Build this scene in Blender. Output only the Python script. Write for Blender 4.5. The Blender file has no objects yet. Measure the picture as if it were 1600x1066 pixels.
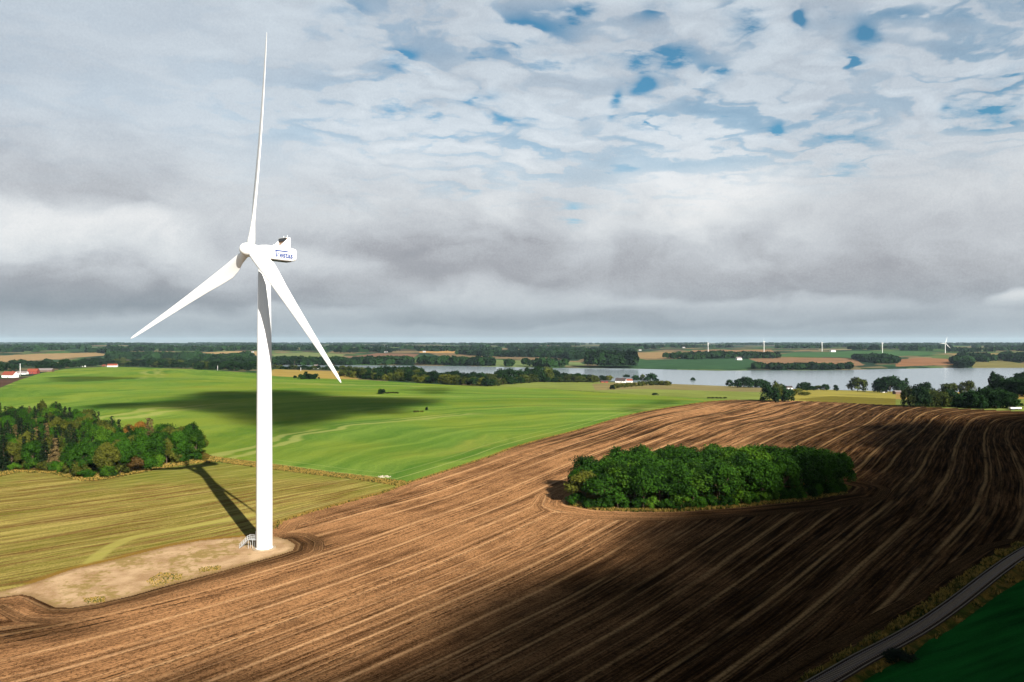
import bpy, bmesh, math, random
import numpy as np
from mathutils import Vector, Matrix
R = math.radians
rng = np.random.default_rng(7)
random.seed(7)
C = bpy.context.scene.collection

# ------------------------------------------------------------------ camera
F = 1111.11           # focal length in photo pixels (25 mm on 36 mm)
CZ = 54.8             # drone height above the turbine's base
scene = bpy.context.scene
cam_d = bpy.data.cameras.new('camera'); cam_d.lens = 25.0; cam_d.sensor_width = 36.0
cam_d.clip_start = 1.0; cam_d.clip_end = 60000
cam = bpy.data.objects.new('camera', cam_d); C.objects.link(cam)
cam.location = (0, 0, CZ); cam.rotation_euler = (R(90), 0, 0)
scene.camera = cam
# ------------------------------------------------------------------ exposure
scene.view_settings.view_transform = 'Standard'
scene.view_settings.look = 'None'
scene.view_settings.gamma = 1.0
scene.view_settings.exposure = 1.90
# ------------------------------------------------------------------ sun
SUN_EL = 29.4; SUN_AZ = 149.3      # compass: 0 = +Y, clockwise (behind the camera, to the right)
sun_dir = Vector((math.sin(R(SUN_AZ))*math.cos(R(SUN_EL)), math.cos(R(SUN_AZ))*math.cos(R(SUN_EL)), math.sin(R(SUN_EL))))
sd = bpy.data.lights.new('sun', 'SUN'); sd.energy = 4.6; sd.angle = R(0.53); sd.color = (1.0, 0.95, 0.87)
sun = bpy.data.objects.new('sun', sd); C.objects.link(sun)
sun.rotation_euler = sun_dir.to_track_quat('Z', 'Y').to_euler(); sun.location = (0, 0, 400)


# ------------------------------------------------------------------ node helper
class G:
    """tiny expression builder on a node tree"""
    def __init__(s, nt): s.nt = nt; s.L = nt.links
    def n(s, t, **kw):
        nd = s.nt.nodes.new(t)
        for k, v in kw.items(): setattr(nd, k, v)
        return nd
    def put(s, sock, v):
        if hasattr(v, 'is_output'): s.L.new(v, sock)
        elif isinstance(v, (tuple, list)):
            sock.default_value = tuple(v)+((1.0,) if len(sock.default_value) == 4 and len(v) == 3 else ())
        else:
            try: sock.default_value = v
            except Exception: sock.default_value = (v, v, v)
    def m(s, op, a, b=0.0, c=0.0, clamp=False):
        nd = s.n('ShaderNodeMath', operation=op, use_clamp=clamp)
        s.put(nd.inputs[0], a); s.put(nd.inputs[1], b); s.put(nd.inputs[2], c)
        return nd.outputs[0]
    def add(s, a, b): return s.m('ADD', a, b)
    def mul(s, a, b): return s.m('MULTIPLY', a, b)
    def sub(s, a, b): return s.m('SUBTRACT', a, b)
    def ss(s, x, a, b, lo=0.0, hi=1.0):
        nd = s.n('ShaderNodeMapRange', interpolation_type='SMOOTHSTEP')
        s.put(nd.inputs['Value'], x); s.put(nd.inputs['From Min'], a); s.put(nd.inputs['From Max'], b)
        s.put(nd.inputs['To Min'], lo); s.put(nd.inputs['To Max'], hi)
        return nd.outputs['Result']
    def mix(s, f, a, b, bt='MIX'):
        nd = s.n('ShaderNodeMix', data_type='RGBA', blend_type=bt)
        s.put(nd.inputs['Factor'], f)
        for nm, v in (('A', a), ('B', b)):
            for so in nd.inputs:
                if so.name == nm and so.type == 'RGBA': s.put(so, v)
        return [o for o in nd.outputs if o.type == 'RGBA'][0]
    def vec(s, x, y, z=0.0):
        nd = s.n('ShaderNodeCombineXYZ')
        s.put(nd.inputs[0], x); s.put(nd.inputs[1], y); s.put(nd.inputs[2], z)
        return nd.outputs[0]
    def sep(s, v):
        nd = s.n('ShaderNodeSeparateXYZ'); s.L.new(v, nd.inputs[0]); return nd.outputs
    def noise(s, v, scale=1.0, detail=4.0, rough=0.55, dist=0.0):
        nd = s.n('ShaderNodeTexNoise')
        if v is not None: s.L.new(v, nd.inputs['Vector'])
        nd.inputs['Scale'].default_value = scale; nd.inputs['Detail'].default_value = detail
        nd.inputs['Roughness'].default_value = rough; nd.inputs['Distortion'].default_value = dist
        return nd.outputs['Fac']
    def white(s, v):
        nd = s.n('ShaderNodeTexWhiteNoise', noise_dimensions='3D'); s.L.new(v, nd.inputs['Vector']); return nd.outputs['Value']
    def attr(s, name, out='Vector'):
        nd = s.n('ShaderNodeAttribute', attribute_name=name); return nd.outputs[out]
    def pos(s): return s.n('ShaderNodeNewGeometry').outputs['Position']
    def bump(s, h, dist, strength=1.0):
        nd = s.n('ShaderNodeBump'); s.L.new(h, nd.inputs['Height'])
        nd.inputs['Distance'].default_value = dist; nd.inputs['Strength'].default_value = strength
        return nd.outputs[0]


def new_mat(name, rough=0.9, spec=0.2):
    m = bpy.data.materials.new(name); m.use_nodes = True
    nt = m.node_tree; b = nt.nodes['Principled BSDF']
    b.inputs['Roughness'].default_value = rough
    b.inputs['Specular IOR Level'].default_value = spec
    return m, G(nt), b


def flat(name, col, rough=0.8, spec=0.3, var=0.12, scale=2.0, metal=0.0):
    m, g, b = new_mat(name, rough, spec)
    nz = g.noise(g.pos(), scale, 4)
    lo = tuple(c*(1-var) for c in col); hi = tuple(min(1, c*(1+var)) for c in col)
    g.L.new(g.mix(nz, lo, hi), b.inputs['Base Color'])
    b.inputs['Metallic'].default_value = metal
    return m


def srgb(r, g, b):
    f = lambda c: ((c/255+0.055)/1.055)**2.4 if c > 10 else c/255/12.92
    return (f(r), f(g), f(b))
ALB = 0.57
def lin(r, g, b): return tuple(c*ALB for c in srgb(r, g, b))


# ------------------------------------------------------------------ sky
world = bpy.data.worlds.new('World'); scene.world = world; world.use_nodes = True
nt = world.node_tree; nt.nodes.clear(); g = G(nt)
sky = g.n('ShaderNodeTexSky', sky_type='NISHITA')
sky.sun_disc = False; sky.sun_elevation = R(SUN_EL); sky.sun_rotation = R(SUN_AZ)
sky.air_density = 1.0; sky.dust_density = 0.4; sky.ozone_density = 2.5
bg1 = g.n('ShaderNodeBackground'); bg1.inputs['Strength'].default_value = 0.057
zen = g.ss(g.m('ARCSINE', g.sep(g.n('ShaderNodeTexCoord').outputs['Generated'])[2]), R(28), R(48))
g.L.new(g.mix(1.0, sky.outputs[0], g.mix(zen, (0.20, 0.50, 0.52), (0.07, 0.18, 0.21)), 'MULTIPLY'), bg1.inputs['Color'])
dirv = g.n('ShaderNodeTexCoord').outputs['Generated']
X, Y, Z = g.sep(dirv)
az = g.m('ARCTAN2', X, Y); el = g.m('ARCSINE', Z)
# a cloud deck: the direction projected on a level sheet overhead
zz = g.add(g.m('MAXIMUM', Z, 0.0), 0.10)
P = g.vec(g.m('DIVIDE', X, zz), g.m('DIVIDE', Y, zz), 0.0)
Pr = g.n('ShaderNodeVectorRotate', rotation_type='Z_AXIS'); g.L.new(P, Pr.inputs['Vector']); Pr.inputs['Angle'].default_value = R(-14)
pr = g.sep(Pr.outputs[0])
Pm = g.vec(g.mul(pr[0], 0.75), g.mul(pr[1], 1.3), 3.1)
def cells(v, scale, smooth):
    nd = g.n('ShaderNodeTexVoronoi', feature='SMOOTH_F1'); g.L.new(v, nd.inputs['Vector'])
    nd.inputs['Scale'].default_value = scale; nd.inputs['Smoothness'].default_value = smooth; return nd.outputs['Distance']
wv = g.n('ShaderNodeTexNoise'); g.L.new(P, wv.inputs['Vector']); wv.inputs['Scale'].default_value = 3.6; wv.inputs['Detail'].default_value = 4; wv.inputs['Roughness'].default_value = .5
wa = g.sep(wv.outputs['Color'])
Pm = g.vec(g.add(g.mul(pr[0], .62), g.mul(g.sub(wa[0], .5), .62)), g.add(g.mul(pr[1], 1.1), g.mul(g.sub(wa[1], .5), .62)), 0.0)
puffs = g.sub(.85, cells(Pm, 6.8, .30))          # rounded puffs of the mackerel deck
puffs2 = g.noise(Pm, 11.0, 5, 0.55)
broad = g.noise(g.vec(g.mul(pr[0], .8), pr[1], 7.7), 1.35, 3, 0.5)
# warped angles for the large cloud masses
dn = g.n('ShaderNodeTexNoise'); g.L.new(g.vec(g.mul(az, 1.0), g.mul(el, 1.7), 1.0), dn.inputs['Vector'])
dn.inputs['Scale'].default_value = 6.0; dn.inputs['Detail'].default_value = 4; dn.inputs['Roughness'].default_value = 0.48
dr, dg, db = g.sep(dn.outputs['Color'])
azw = g.add(az, g.mul(g.sub(dr, 0.5), 0.16)); elw = g.add(el, g.mul(g.sub(dg, 0.5), 0.075))


def blob(px, py, sx, sy, amp):
    a = math.atan((px-800)/F); e = math.atan((533-py)/math.hypot(F, px-800))
    ka = 1/(sx/F*math.cos(a)**2); ke = 1/(sy/F*math.cos(a))
    dx = g.mul(g.sub(azw, a), ka); dy = g.mul(g.sub(elw, e), ke)
    q = g.add(g.mul(dx, dx), g.mul(dy, dy))
    return g.mul(g.m('EXPONENT', g.mul(q, -0.5)), amp)


def total(items):
    t = None
    for it in items:
        b_ = blob(*it); t = b_ if t is None else g.add(t, b_)
    return t


# bright and dark masses of the cloud deck (direction-space)
detail = g.noise(g.vec(azw, g.mul(elw, 1.8), 4.0), 9.0, 5, 0.5)
streak = g.noise(g.vec(azw, g.mul(elw, 8.0), 9.0), 4.0, 4, 0.5)
high = g.ss(el, R(9.5), R(17.0))
low = g.ss(el, R(6.0), R(1.5))
side0 = g.ss(az, R(-27), R(-6))
lum = g.add(0.70, total([(870, 215, 260, 40, .12), (560, 200, 130, 60, .06), (300, 140, 160, 70, .05), (60, 150, 120, 70, -.06), (400, 300, 90, 40, .06), (1360, 300, 200, 14, .04)]))


bil0 = g.noise(g.vec(azw, g.mul(elw, 1.4), 21.0), 15.0, 4, .55)


def mound(px, hw, ybase, ytop, ltop, lbase, lm, soft=.35):
    """a cumulus bank: domed, lit top fading to a darker, level base"""
    a = math.atan((px-800)/F); c_ = math.hypot(F, px-800); eb = math.atan((533-ybase)/c_); h = math.atan((533-ytop)/c_)-eb; wd = hw/F*math.cos(a)**2
    dx = g.mul(g.sub(azw, a), 1/wd); dy = g.mul(g.sub(elw, eb), 1/h)
    d = g.add(g.mul(dx, dx), g.mul(dy, dy))
    d = g.add(d, g.mul(g.sub(bil0, .5), .5))
    m_ = g.mul(g.ss(d, 1.0+soft, 1.0-soft*.6), g.ss(dy, -.16, .04))
    t = g.ss(g.add(dy, g.mul(g.sub(detail, .5), .65)), .0, .85, lbase, ltop)
    return g.add(g.mul(lm, g.sub(1.0, m_)), g.mul(t, m_))


for mo in ((130, 190, 318, 120, .74, .52, .5), (1430, 300, 464, 262, .70, .40, .7), (690, 215, 442, 215, .86, .36, .65), (1095, 175, 452, 232, .96, .40, .75),
           (330, 130, 400, 290, .70, .58, .5), (90, 320, 482, 318, .92, .30, .4), (470, 170, 478, 392, .72, .40, .4), (800, 200, 506, 446, .70, .50, .8), (1160, 260, 500, 455, .70, .52, .5), (1590, 70, 486, 450, .88, .62, .5)):
    lum = mound(mo[0], mo[1], mo[2], mo[3], mo[4], mo[5], lum, mo[6])
lum = g.add(lum, g.mul(g.sub(detail, .5), g.sub(.22, g.mul(high, .08))))
lum = g.add(lum, g.mul(g.mul(g.sub(streak, .5), .50), low))
lum = g.sub(lum, g.mul(g.ss(el, R(3.2), R(1.0)), .12))
pf = g.mul(high, g.add(.25, g.mul(side0, .75)))
lum = g.add(lum, g.mul(g.mul(g.sub(puffs, .45), .26), pf))
lum = g.add(lum, g.mul(g.mul(g.sub(puffs2, .5), .26), g.add(.15, g.mul(pf, .85))))
bil = g.noise(g.vec(azw, g.mul(elw, 1.5), 2.0), 18.0, 5, .55)
bil = g.sub(1.0, g.m('ABSOLUTE', g.mul(g.sub(bil, .5), 4.0)))
lum = g.add(lum, g.mul(g.mul(g.sub(bil, .5), .07), g.sub(1.0, g.mul(high, .75))))
fine = g.noise(dirv, 430.0, 2, 0.8)
lum = g.add(lum, g.mul(g.sub(fine, .5), .20))
cr = g.n('ShaderNodeValToRGB'); cr.color_ramp.interpolation = 'LINEAR'
e0 = cr.color_ramp.elements
stops = [(0.15, srgb(138, 142, 150)), (0.40, srgb(166, 168, 174)), (0.62, srgb(194, 198, 203)), (0.80, srgb(214, 218, 221)), (1.0, srgb(236, 237, 237))]
e0[0].position, e0[0].color = stops[0][0], stops[0][1]+(1,)
e0[1].position, e0[1].color = stops[-1][0], stops[-1][1]+(1,)
for p_, c_ in stops[1:-1]:
    e = e0.new(p_); e.color = c_+(1,)
g.L.new(lum, cr.inputs[0])
ccol = g.mix(g.ss(el, R(5.5), R(0.3)), cr.outputs[0], g.mix(0.55, cr.outputs[0], srgb(140, 156, 168)))
ccol = g.mix(g.mul(high, 0.6), ccol, g.mix(1.0, ccol, (0.84, 0.95, 1.05), 'MULTIPLY'))
bg2 = g.n('ShaderNodeBackground'); g.L.new(g.mix(g.ss(g.m('ABSOLUTE', az), R(50), R(100)), ccol, (.95, .92, .88)), bg2.inputs['Color'])
bg2.inputs['Strength'].default_value = 0.275
# how closed the deck is
gap = total([(550, 40, 18, 16, .15), (528, 14, 22, 12, .13), (620, 88, 24, 10, .26), (803, 62, 26, 16, .30), (860, 40, 40, 14, .12), (1000, 92, 55, 9, .26), (965, 85, 16, 12, .12), (1078, 127, 13, 11, .42), (988, 143, 12, 10, .40),
             (945, 178, 9, 12, .34), (1012, 198, 28, 8, .30), (878, 192, 16, 7, .24), (780, 155, 20, 6, .24), (805, 188, 14, 7, .20), (1170, 35, 26, 20, .26), (1190, 5, 16, 12, .3), (1268, 25, 10, 16, .34), (1330, 115, 18, 12, .34), (1345, 62, 14, 10, .26),
             (1225, 200, 14, 7, .24), (1400, 25, 60, 9, .14), (1540, 180, 60, 10, .26), (1480, 192, 12, 14, .26), (1545, 208, 30, 8, .24), (1585, 130, 30, 10, .14), (890, 328, 16, 6, .20), (1335, 262, 30, 8, .14), (920, 8, 20, 6, .2), (1050, 12, 20, 10, .2),
             (230, 60, 160, 90, -.12), (400, 200, 200, 70, -.14), (1370, 165, 60, 25, -.1), (930, 230, 200, 22, -.10), (650, 210, 120, 30, -.1)])
side = g.ss(az, R(-30), R(0))
cell = cells(Pm, 6.8, .25)
vein = g.ss(g.add(cell, g.mul(g.sub(puffs2, .5), .85)), .48, .74)
open_n = g.noise(g.vec(g.mul(pr[0], .9), g.mul(pr[1], 1.2), 2.2), 5.2, 5, .6)
blue = g.mul(g.m('MAXIMUM', gap, 0.0), g.mul(g.ss(g.add(open_n, g.mul(vein, .26)), .42, .72), 4.0))
blue = g.add(blue, g.mul(g.mul(vein, g.ss(broad, .38, .62, .15, .62)), g.mul(g.ss(el, R(9.0), R(15)), g.add(.10, g.mul(side, .72)))))
blue = g.add(blue, g.mul(g.ss(open_n, .60, .74), g.mul(high, g.mul(side, .55))))
blue = g.m('MINIMUM', blue, .93)
away = g.m('MAXIMUM', g.ss(el, R(29), R(42)), g.mul(g.ss(g.m('ABSOLUTE', az), R(60), R(95)), g.ss(el, R(20), R(30))))
blue = g.m('MAXIMUM', blue, g.mul(away, g.ss(open_n, .30, .52, .45, 1.0)))      # the sky is mostly clear overhead and behind
dens = g.sub(1.0, blue)
mx = g.n('ShaderNodeMixShader'); g.L.new(g.mul(dens, 0.985), mx.inputs[0]); g.L.new(bg1.outputs[0], mx.inputs[1]); g.L.new(bg2.outputs[0], mx.inputs[2])
wo = g.n('ShaderNodeOutputWorld'); g.L.new(mx.outputs[0], wo.inputs[0])
world.cycles.sampling_method = 'MANUAL'; world.cycles.sample_map_resolution = 1024

# ================================================================== terrain
ZL = -22.0
def ip(x, pts):
    a = np.array(pts, float); return np.interp(x, a[:, 0], a[:, 1])
def sst(t):
    t = np.clip(t, 0, 1); return t*t*(3-2*t)
NEAR_SH = [(-300, 570), (400, 572.6), (470, 573.5), (560, 575), (640, 579), (720, 585), (800, 588), (900, 593), (1000, 598), (1150, 604), (1250, 608), (1400, 612), (1520, 613), (1560, 604), (1590, 588), (1700, 586), (2200, 586)]
FAR_SH = [(-300, 569), (400, 569.8), (520, 570.5), (640, 571.5), (740, 572.5), (850, 575), (920, 575.5), (1000, 576.5), (1060, 578), (1120, 579.5), (1200, 579), (1290, 579), (1380, 577), (1480, 575), (1600, 575), (2200, 575)]
DROP = [(-300, 1250), (250, 1250), (420, 1080), (560, 900), (740, 820), (1000, 640), (1250, 590), (1600, 590), (2200, 590)]
TB = np.array([-387/F*187.93, 187.93])        # turbine base
def T(X, Y):
    X = np.asarray(X, float); Y = np.asarray(Y, float)
    Yc = np.maximum(Y, 20.0); x = np.clip(800+F*X/Yc, -300, 2200)
    Y0 = ip(x, DROP); Yn = (CZ-ZL)*F/(ip(x, NEAR_SH)-533); Yf = (CZ-ZL)*F/(ip(x, FAR_SH)-533)
    t = np.clip((Y-Y0)/(Yn-Y0), 0, 1)
    z = ZL*t**1.2
    lake = sst((x-388)/25)
    dpt = 4.0*np.minimum(np.clip(Y-Yn, 0, None), np.clip(Yf-Y, 0, None))/80.0
    dpt = np.minimum(dpt, 4.0)
    z = np.where(Y > Yn, ZL-dpt*lake+1.2*(1-lake), z)
    s = np.clip((Y-Yf)/2600.0, 0, 1)
    und_f = 5.5*np.sin(X/610+1.3)*np.sin(Y/840+.4)+3.0*np.sin(X/290+Y/520+2)+1.6*np.sin(X/130-Y/300)
    zf = ZL+31*(1-(1-s)**2)+und_f*s*np.clip(1-(Y-9000)/9000, .25, 1)-np.clip((Y-5000)/11000, 0, 1.2)*9
    z = np.where(Y > Yf, zf, z)
    rt = np.hypot(X-TB[0], Y-TB[1])
    a = sst((rt-22)/60)*(1-sst((Y-550)/300))
    und = .9*np.sin(X/61+1)*np.sin(Y/83+.5)+.5*np.sin(X/31+Y/47)+.18*np.sin(X/13-Y/19+1)
    return z+und*a
def unproj(pts):
    pts = np.atleast_2d(np.array(pts, float))
    u = (pts[:, 0]-800)/F; k = (533-pts[:, 1])/F
    ys = np.exp(np.linspace(math.log(35), math.log(19000), 2600))
    H = CZ+k[:, None]*ys[None]-T(u[:, None]*ys[None], np.repeat(ys[None], len(u), 0))
    idx = np.argmax(H <= 0, axis=1); idx = np.where(idx == 0, len(ys)-1, idx)
    i0 = np.maximum(idx-1, 0); r = np.arange(len(u)); h0 = H[r, i0]; h1 = H[r, idx]
    f = np.clip(h0/(h0-h1+1e-9), 0, 1); yy = ys[i0]+(ys[idx]-ys[i0])*f
    return np.stack([u*yy, yy, T(u*yy, yy)], 1)
def U(x, y): return Vector(unproj([(x, y)])[0])
def inpoly(px, py, poly):
    c = np.zeros(px.shape, bool); n = len(poly); j = n-1
    for i in range(n):
        xi, yi = poly[i]; xj, yj = poly[j]
        if yi != yj:
            cond = ((yi > py) != (yj > py)) & (px < (xj-xi)*(py-yi)/(yj-yi)+xi)
            c ^= cond
        j = i
    return c
def pdist(X, Y, line, closed=False):
    d = np.full(X.shape, 1e9); n = len(line)
    for i in range(n if closed else n-1):
        a = line[i][:2]; b = line[(i+1) % n][:2]; ab = (b[0]-a[0], b[1]-a[1]); L2 = ab[0]**2+ab[1]**2+1e-9
        t = np.clip(((X-a[0])*ab[0]+(Y-a[1])*ab[1])/L2, 0, 1)
        d = np.minimum(d, np.hypot(X-a[0]-t*ab[0], Y-a[1]-t*ab[1]))
    return d
def smooth_line(pts, k=2):
    p = np.array(pts, float)
    for _ in range(k):
        q = [p[0]]
        for i in range(len(p)-1): q += [p[i]*.75+p[i+1]*.25, p[i]*.25+p[i+1]*.75]
        q.append(p[-1]); p = np.array(q)
    return p

# outlines of the fields (photo pixels, turned into ground positions)
PAD_TOP = [(0, 925), (56, 910), (112, 890), (187, 873), (262, 854), (311, 845), (375, 839), (413, 836), (435, 840)]
PAD_BOT = [(450, 844), (461, 851), (458, 860), (435, 868), (409, 875), (356, 890), (300, 905), (244, 920), (206, 931), (150, 944), (112, 950), (86, 949), (67, 941), (49, 932), (34, 929), (0, 934)]
PAD = [(-500, 1040)]+PAD_TOP+PAD_BOT+[(-500, 1052)]
GREEN_EDGE = [(427, 827), (439, 815), (487, 800), (540, 786), (600, 770), (630, 757), (700, 735), (770, 712), (800, 700), (860, 683), (910, 670), (960, 655), (1000, 645), (1050, 636), (1110, 627.5), (1150, 625)]
VERGE_TOP = [(2300, 640), (1700, 800), (1600, 850), (1562, 860), (1525, 884), (1487, 912), (1450, 944), (1412, 965), (1362, 995), (1300, 1030), (1250, 1062), (1150, 1120), (1000, 1230), (800, 1500)]
VERGE_BOT = [(1250, 2200), (1300, 1120), (1350, 1064), (1387, 1042), (1425, 1024), (1450, 1002), (1487, 983), (1525, 955), (1562, 928), (1600, 905), (1700, 850), (2300, 690)]
PLOUGH = [(-500, 1052)]+PAD_BOT[::-1]+[(435, 840), (413, 836)]+GREEN_EDGE+[(1240, 626), (1290, 628), (1410, 634), (1480, 637.5), (1600, 643), (1900, 652), (2300, 640)]+VERGE_TOP[1:]+[(800, 2200), (-3000, 2200), (-3000, 1100)]
VERGE = VERGE_TOP+[(800, 2200), (1250, 2200)]+VERGE_BOT[1:]
RIGHTF = VERGE_BOT+[(3000, 690), (3000, 2200)]
WOODF = [(-500, 752), (0, 745), (30, 738), (80, 740), (128, 752), (160, 751), (220, 739), (262, 731), (322, 722), (330, 712), (300, 697), (200, 697), (165, 690), (150, 672), (100, 662), (0, 664), (-500, 680)]
DITCH = [(322, 723), (330, 713), (420, 725), (500, 736), (560, 743), (612, 750), (632, 752), (638, 757), (626, 760), (600, 756), (560, 750), (500, 743), (420, 733), (340, 722)]
STUB = [(-500, 752), (0, 745), (30, 738), (80, 740), (128, 752), (160, 751), (220, 739), (262, 731), (322, 722), (420, 730), (500, 740), (600, 753), (630, 757)]+GREEN_EDGE[:5][::-1]+PAD_TOP[::-1]+[(-500, 1040)]
GREEN = [(-500, 752), (-500, 640), (0, 606), (30, 594), (65, 583), (100, 577), (170, 573), (235, 575), (300, 577), (400, 583), (430, 588), (500, 591.5), (555, 593), (640, 598), (740, 604), (800, 605), (870, 608.5), (930, 613), (1000, 617), (1060, 620.5), (1110, 623.5), (1150, 625)]+GREEN_EDGE[::-1][1:-4]+[(626, 757), (560, 747), (500, 740), (420, 729), (325, 718)]
GROVE = [(892, 775), (890, 789), (930, 796), (990, 798), (1060, 798), (1150, 792), (1250, 782), (1322, 770), (1332, 760), (1280, 750), (1100, 747), (1000, 750), (920, 762)]

def W(poly): return [tuple(p[:2]) for p in unproj(poly)]

# ---- one polar-like grid of ground, cut into the fields
du = 1.35/F
us = np.concatenate([np.linspace(-1.7, -.80, 46)[:-1], np.arange(-.80, .80, du), np.linspace(.80, 1.7, 46)])
ylist = [30.0]
while ylist[-1] < 22000:
    y_ = ylist[-1]
    st = y_*y_*1.35/(60*F)
    st = max(st, .35)
    if y_ < 100: st = max(st, 1.2)
    if y_ > 500: st = min(st, 7.0+max(0, y_-1000)*.003)
    if y_ > 3000: st = 13+(y_-3000)*.03
    ylist.append(y_+st)
ys = np.array(ylist); nu, ny = len(us), len(ys)
print('grid', nu, ny)
GX = us[None, :]*ys[:, None]; GY = np.repeat(ys[:, None], nu, 1); GZ = T(GX, GY)
# rough plough relief and the raised railway bank are in the mesh itself
TRACK_PX = smooth_line([(2300, 600), (1800, 765), (1700, 812), (1600, 866), (1550, 902), (1512, 933), (1475, 961), (1437, 987), (1387, 1015), (1344, 1037), (1313, 1056), (1222, 1109), (1000, 1230), (800, 1400)])
TRACK = unproj(TRACK_PX)
dtr = pdist(GX, GY, TRACK)
GZ += 0.55*(1-sst((dtr-1.9)/1.4))
mound1 = U(612, 614.5); mound2 = U(656, 644)
for mc, rx, ry, h in ((mound1, 15, 9, 2.2), (mound2, 8.0, 7, 1.6)):
    GZ += h*np.exp(-(((GX-mc.x)/rx)**2+((GY-mc.y)/ry)**2)*1.3)
cx = .25*(GX[:-1, :-1]+GX[1:, :-1]+GX[:-1, 1:]+GX[1:, 1:]); cy = .25*(GY[:-1, :-1]+GY[1:, :-1]+GY[:-1, 1:]+GY[1:, 1:])
cz0 = T(cx, cy)
PX = 800+F*cx/cy; PY = 533+F*(CZ-cz0)/cy
near = cy < 2200
cls = np.zeros(cx.shape, int)
NAMES = ['ground', 'green_field', 'stubble_field', 'rough_grass', 'ploughed_field', 'gravel_pad', 'crop_field']
for k, poly in ((1, GREEN), (2, STUB), (3, WOODF), (3, DITCH), (4, PLOUGH), (3, VERGE), (6, RIGHTF), (5, PAD), (3, GROVE)):
    cls[near & inpoly(PX, PY, poly)] = k

def flow_fit(guides, deg, cx0, cy0, sx, sy):
    ex = [(i, j) for i in range(deg+1) for j in range(deg+1-i)]
    rows_s, rs, rows_r, rr = [], [], [], []
    for gl in guides:
        w = unproj(smooth_line(gl, 1))[:, :2]
        for a, b in zip(w[:-1], w[1:]):
            d = b-a; ln = np.hypot(*d)
            if ln < .01: continue
            t = d/ln; nn = np.array([-t[1], t[0]])
            for f in (.25, .75):
                p = a+d*f; x = (p[0]-cx0)/sx; y = (p[1]-cy0)/sy
                gx = np.array([i*x**max(i-1, 0)*y**j/sx if i else 0 for i, j in ex]); gy = np.array([j*x**i*y**max(j-1, 0)/sy if j else 0 for i, j in ex])
                w_ = math.sqrt(ln)
                rows_s.append((gx*t[0]+gy*t[1])*w_*6); rs.append(0)
                rows_s.append((gx*nn[0]+gy*nn[1])*w_); rs.append(w_)
                rows_r.append((gx*nn[0]+gy*nn[1])*w_*3); rr.append(0)
                rows_r.append((gx*t[0]+gy*t[1])*w_); rr.append(w_)
    reg = np.eye(len(ex))*.3*np.array([0 if i+j < 2 else (i+j)**1.5 for i, j in ex])/sx
    cs = np.linalg.lstsq(np.vstack([rows_s, reg]), np.r_[rs, np.zeros(len(ex))], rcond=None)[0]
    crr = np.linalg.lstsq(np.vstack([rows_r, reg]), np.r_[rr, np.zeros(len(ex))], rcond=None)[0]
    def fn(X, Y):
        x = (X-cx0)/sx; y = (Y-cy0)/sy; s = 0; r = 0
        for (i, j), a, b in zip(ex, cs, crr):
            m_ = x**i*y**j; s = s+a*m_; r = r+b*m_
        return s, r
    return fn

GB = [[(0, 1036), (112, 1025), (161, 1006), (225, 983), (337, 946), (431, 912), (544, 875), (600, 858)], [(94, 1066), (262, 1013), (375, 980), (487, 931), (600, 890)],
      [(349, 1066), (450, 1032), (600, 976)], [(480, 900), (600, 856), (712, 822), (765, 798)], [(600, 927), (731, 875), (802, 845), (862, 822)],
      [(600, 965), (731, 905), (825, 863), (889, 837), (937, 822)], [(600, 1051), (787, 968), (900, 905), (975, 875), (1042, 837)],
      [(731, 1066), (825, 1021), (960, 931), (1050, 878), (1095, 845)], [(832, 1036), (975, 965), (1069, 890), (1144, 833)], [(975, 1021), (1050, 968), (1125, 905), (1200, 845)],
      [(1100, 1040), (1200, 972), (1287, 925), (1355, 887), (1412, 850), (1450, 825)], [(1200, 957), (1250, 900), (1292, 865), (1337, 837), (1360, 815)], [(1200, 1062), (1300, 1007), (1375, 975), (1450, 930)],
      [(1200, 672), (1275, 647), (1317, 630)], [(1292, 690), (1330, 660), (1360, 645)], [(1335, 750), (1375, 700), (1412, 665), (1450, 647)], [(1370, 757), (1412, 712), (1450, 675), (1470, 652)],
      [(1435, 730), (1475, 690), (1505, 662), (1525, 650)], [(1500, 760), (1515, 720), (1532, 670)], [(1530, 850), (1570, 780), (1600, 720)], [(800, 745), (900, 697), (1000, 662), (1075, 640), (1125, 630)],
      [(630, 765), (700, 741), (800, 706), (860, 689), (960, 661)], [(800, 717), (875, 685), (950, 662), (1025, 644)], [(850, 765), (912, 720), (975, 702)], [(975, 695), (1100, 660), (1175, 640)], [(600, 790), (700, 760), (800, 728)], [(640, 830), (740, 790), (840, 752)]]
flow_b = flow_fit(GB, 5, 60, 300, 260, 260)
GG = [[(430, 722), (470, 712), (590, 685), (700, 668)], [(555, 722), (650, 685), (750, 672)], [(625, 742), (710, 707), (800, 685), (900, 655)], [(420, 690), (560, 668), (760, 650)], [(200, 640), (420, 640), (640, 636), (860, 632)],
      [(100, 610), (300, 608), (560, 610), (800, 622)], [(0, 640), (30, 625), (90, 600), (120, 588)], [(800, 665), (900, 645), (1000, 632)]]
flow_g = flow_fit(GG, 2, -100, 600, 350, 400)
GS = [[(0, 863), (225, 830), (400, 807)], [(0, 811), (262, 773), (380, 757)], [(0, 775), (200, 757), (330, 735)], [(430, 812), (520, 780), (600, 763)], [(0, 905), (150, 866), (300, 838)], [(430, 780), (520, 762), (590, 750)]]
flow_s = flow_fit(GS, 2, -110, 220, 120, 120)

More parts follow.
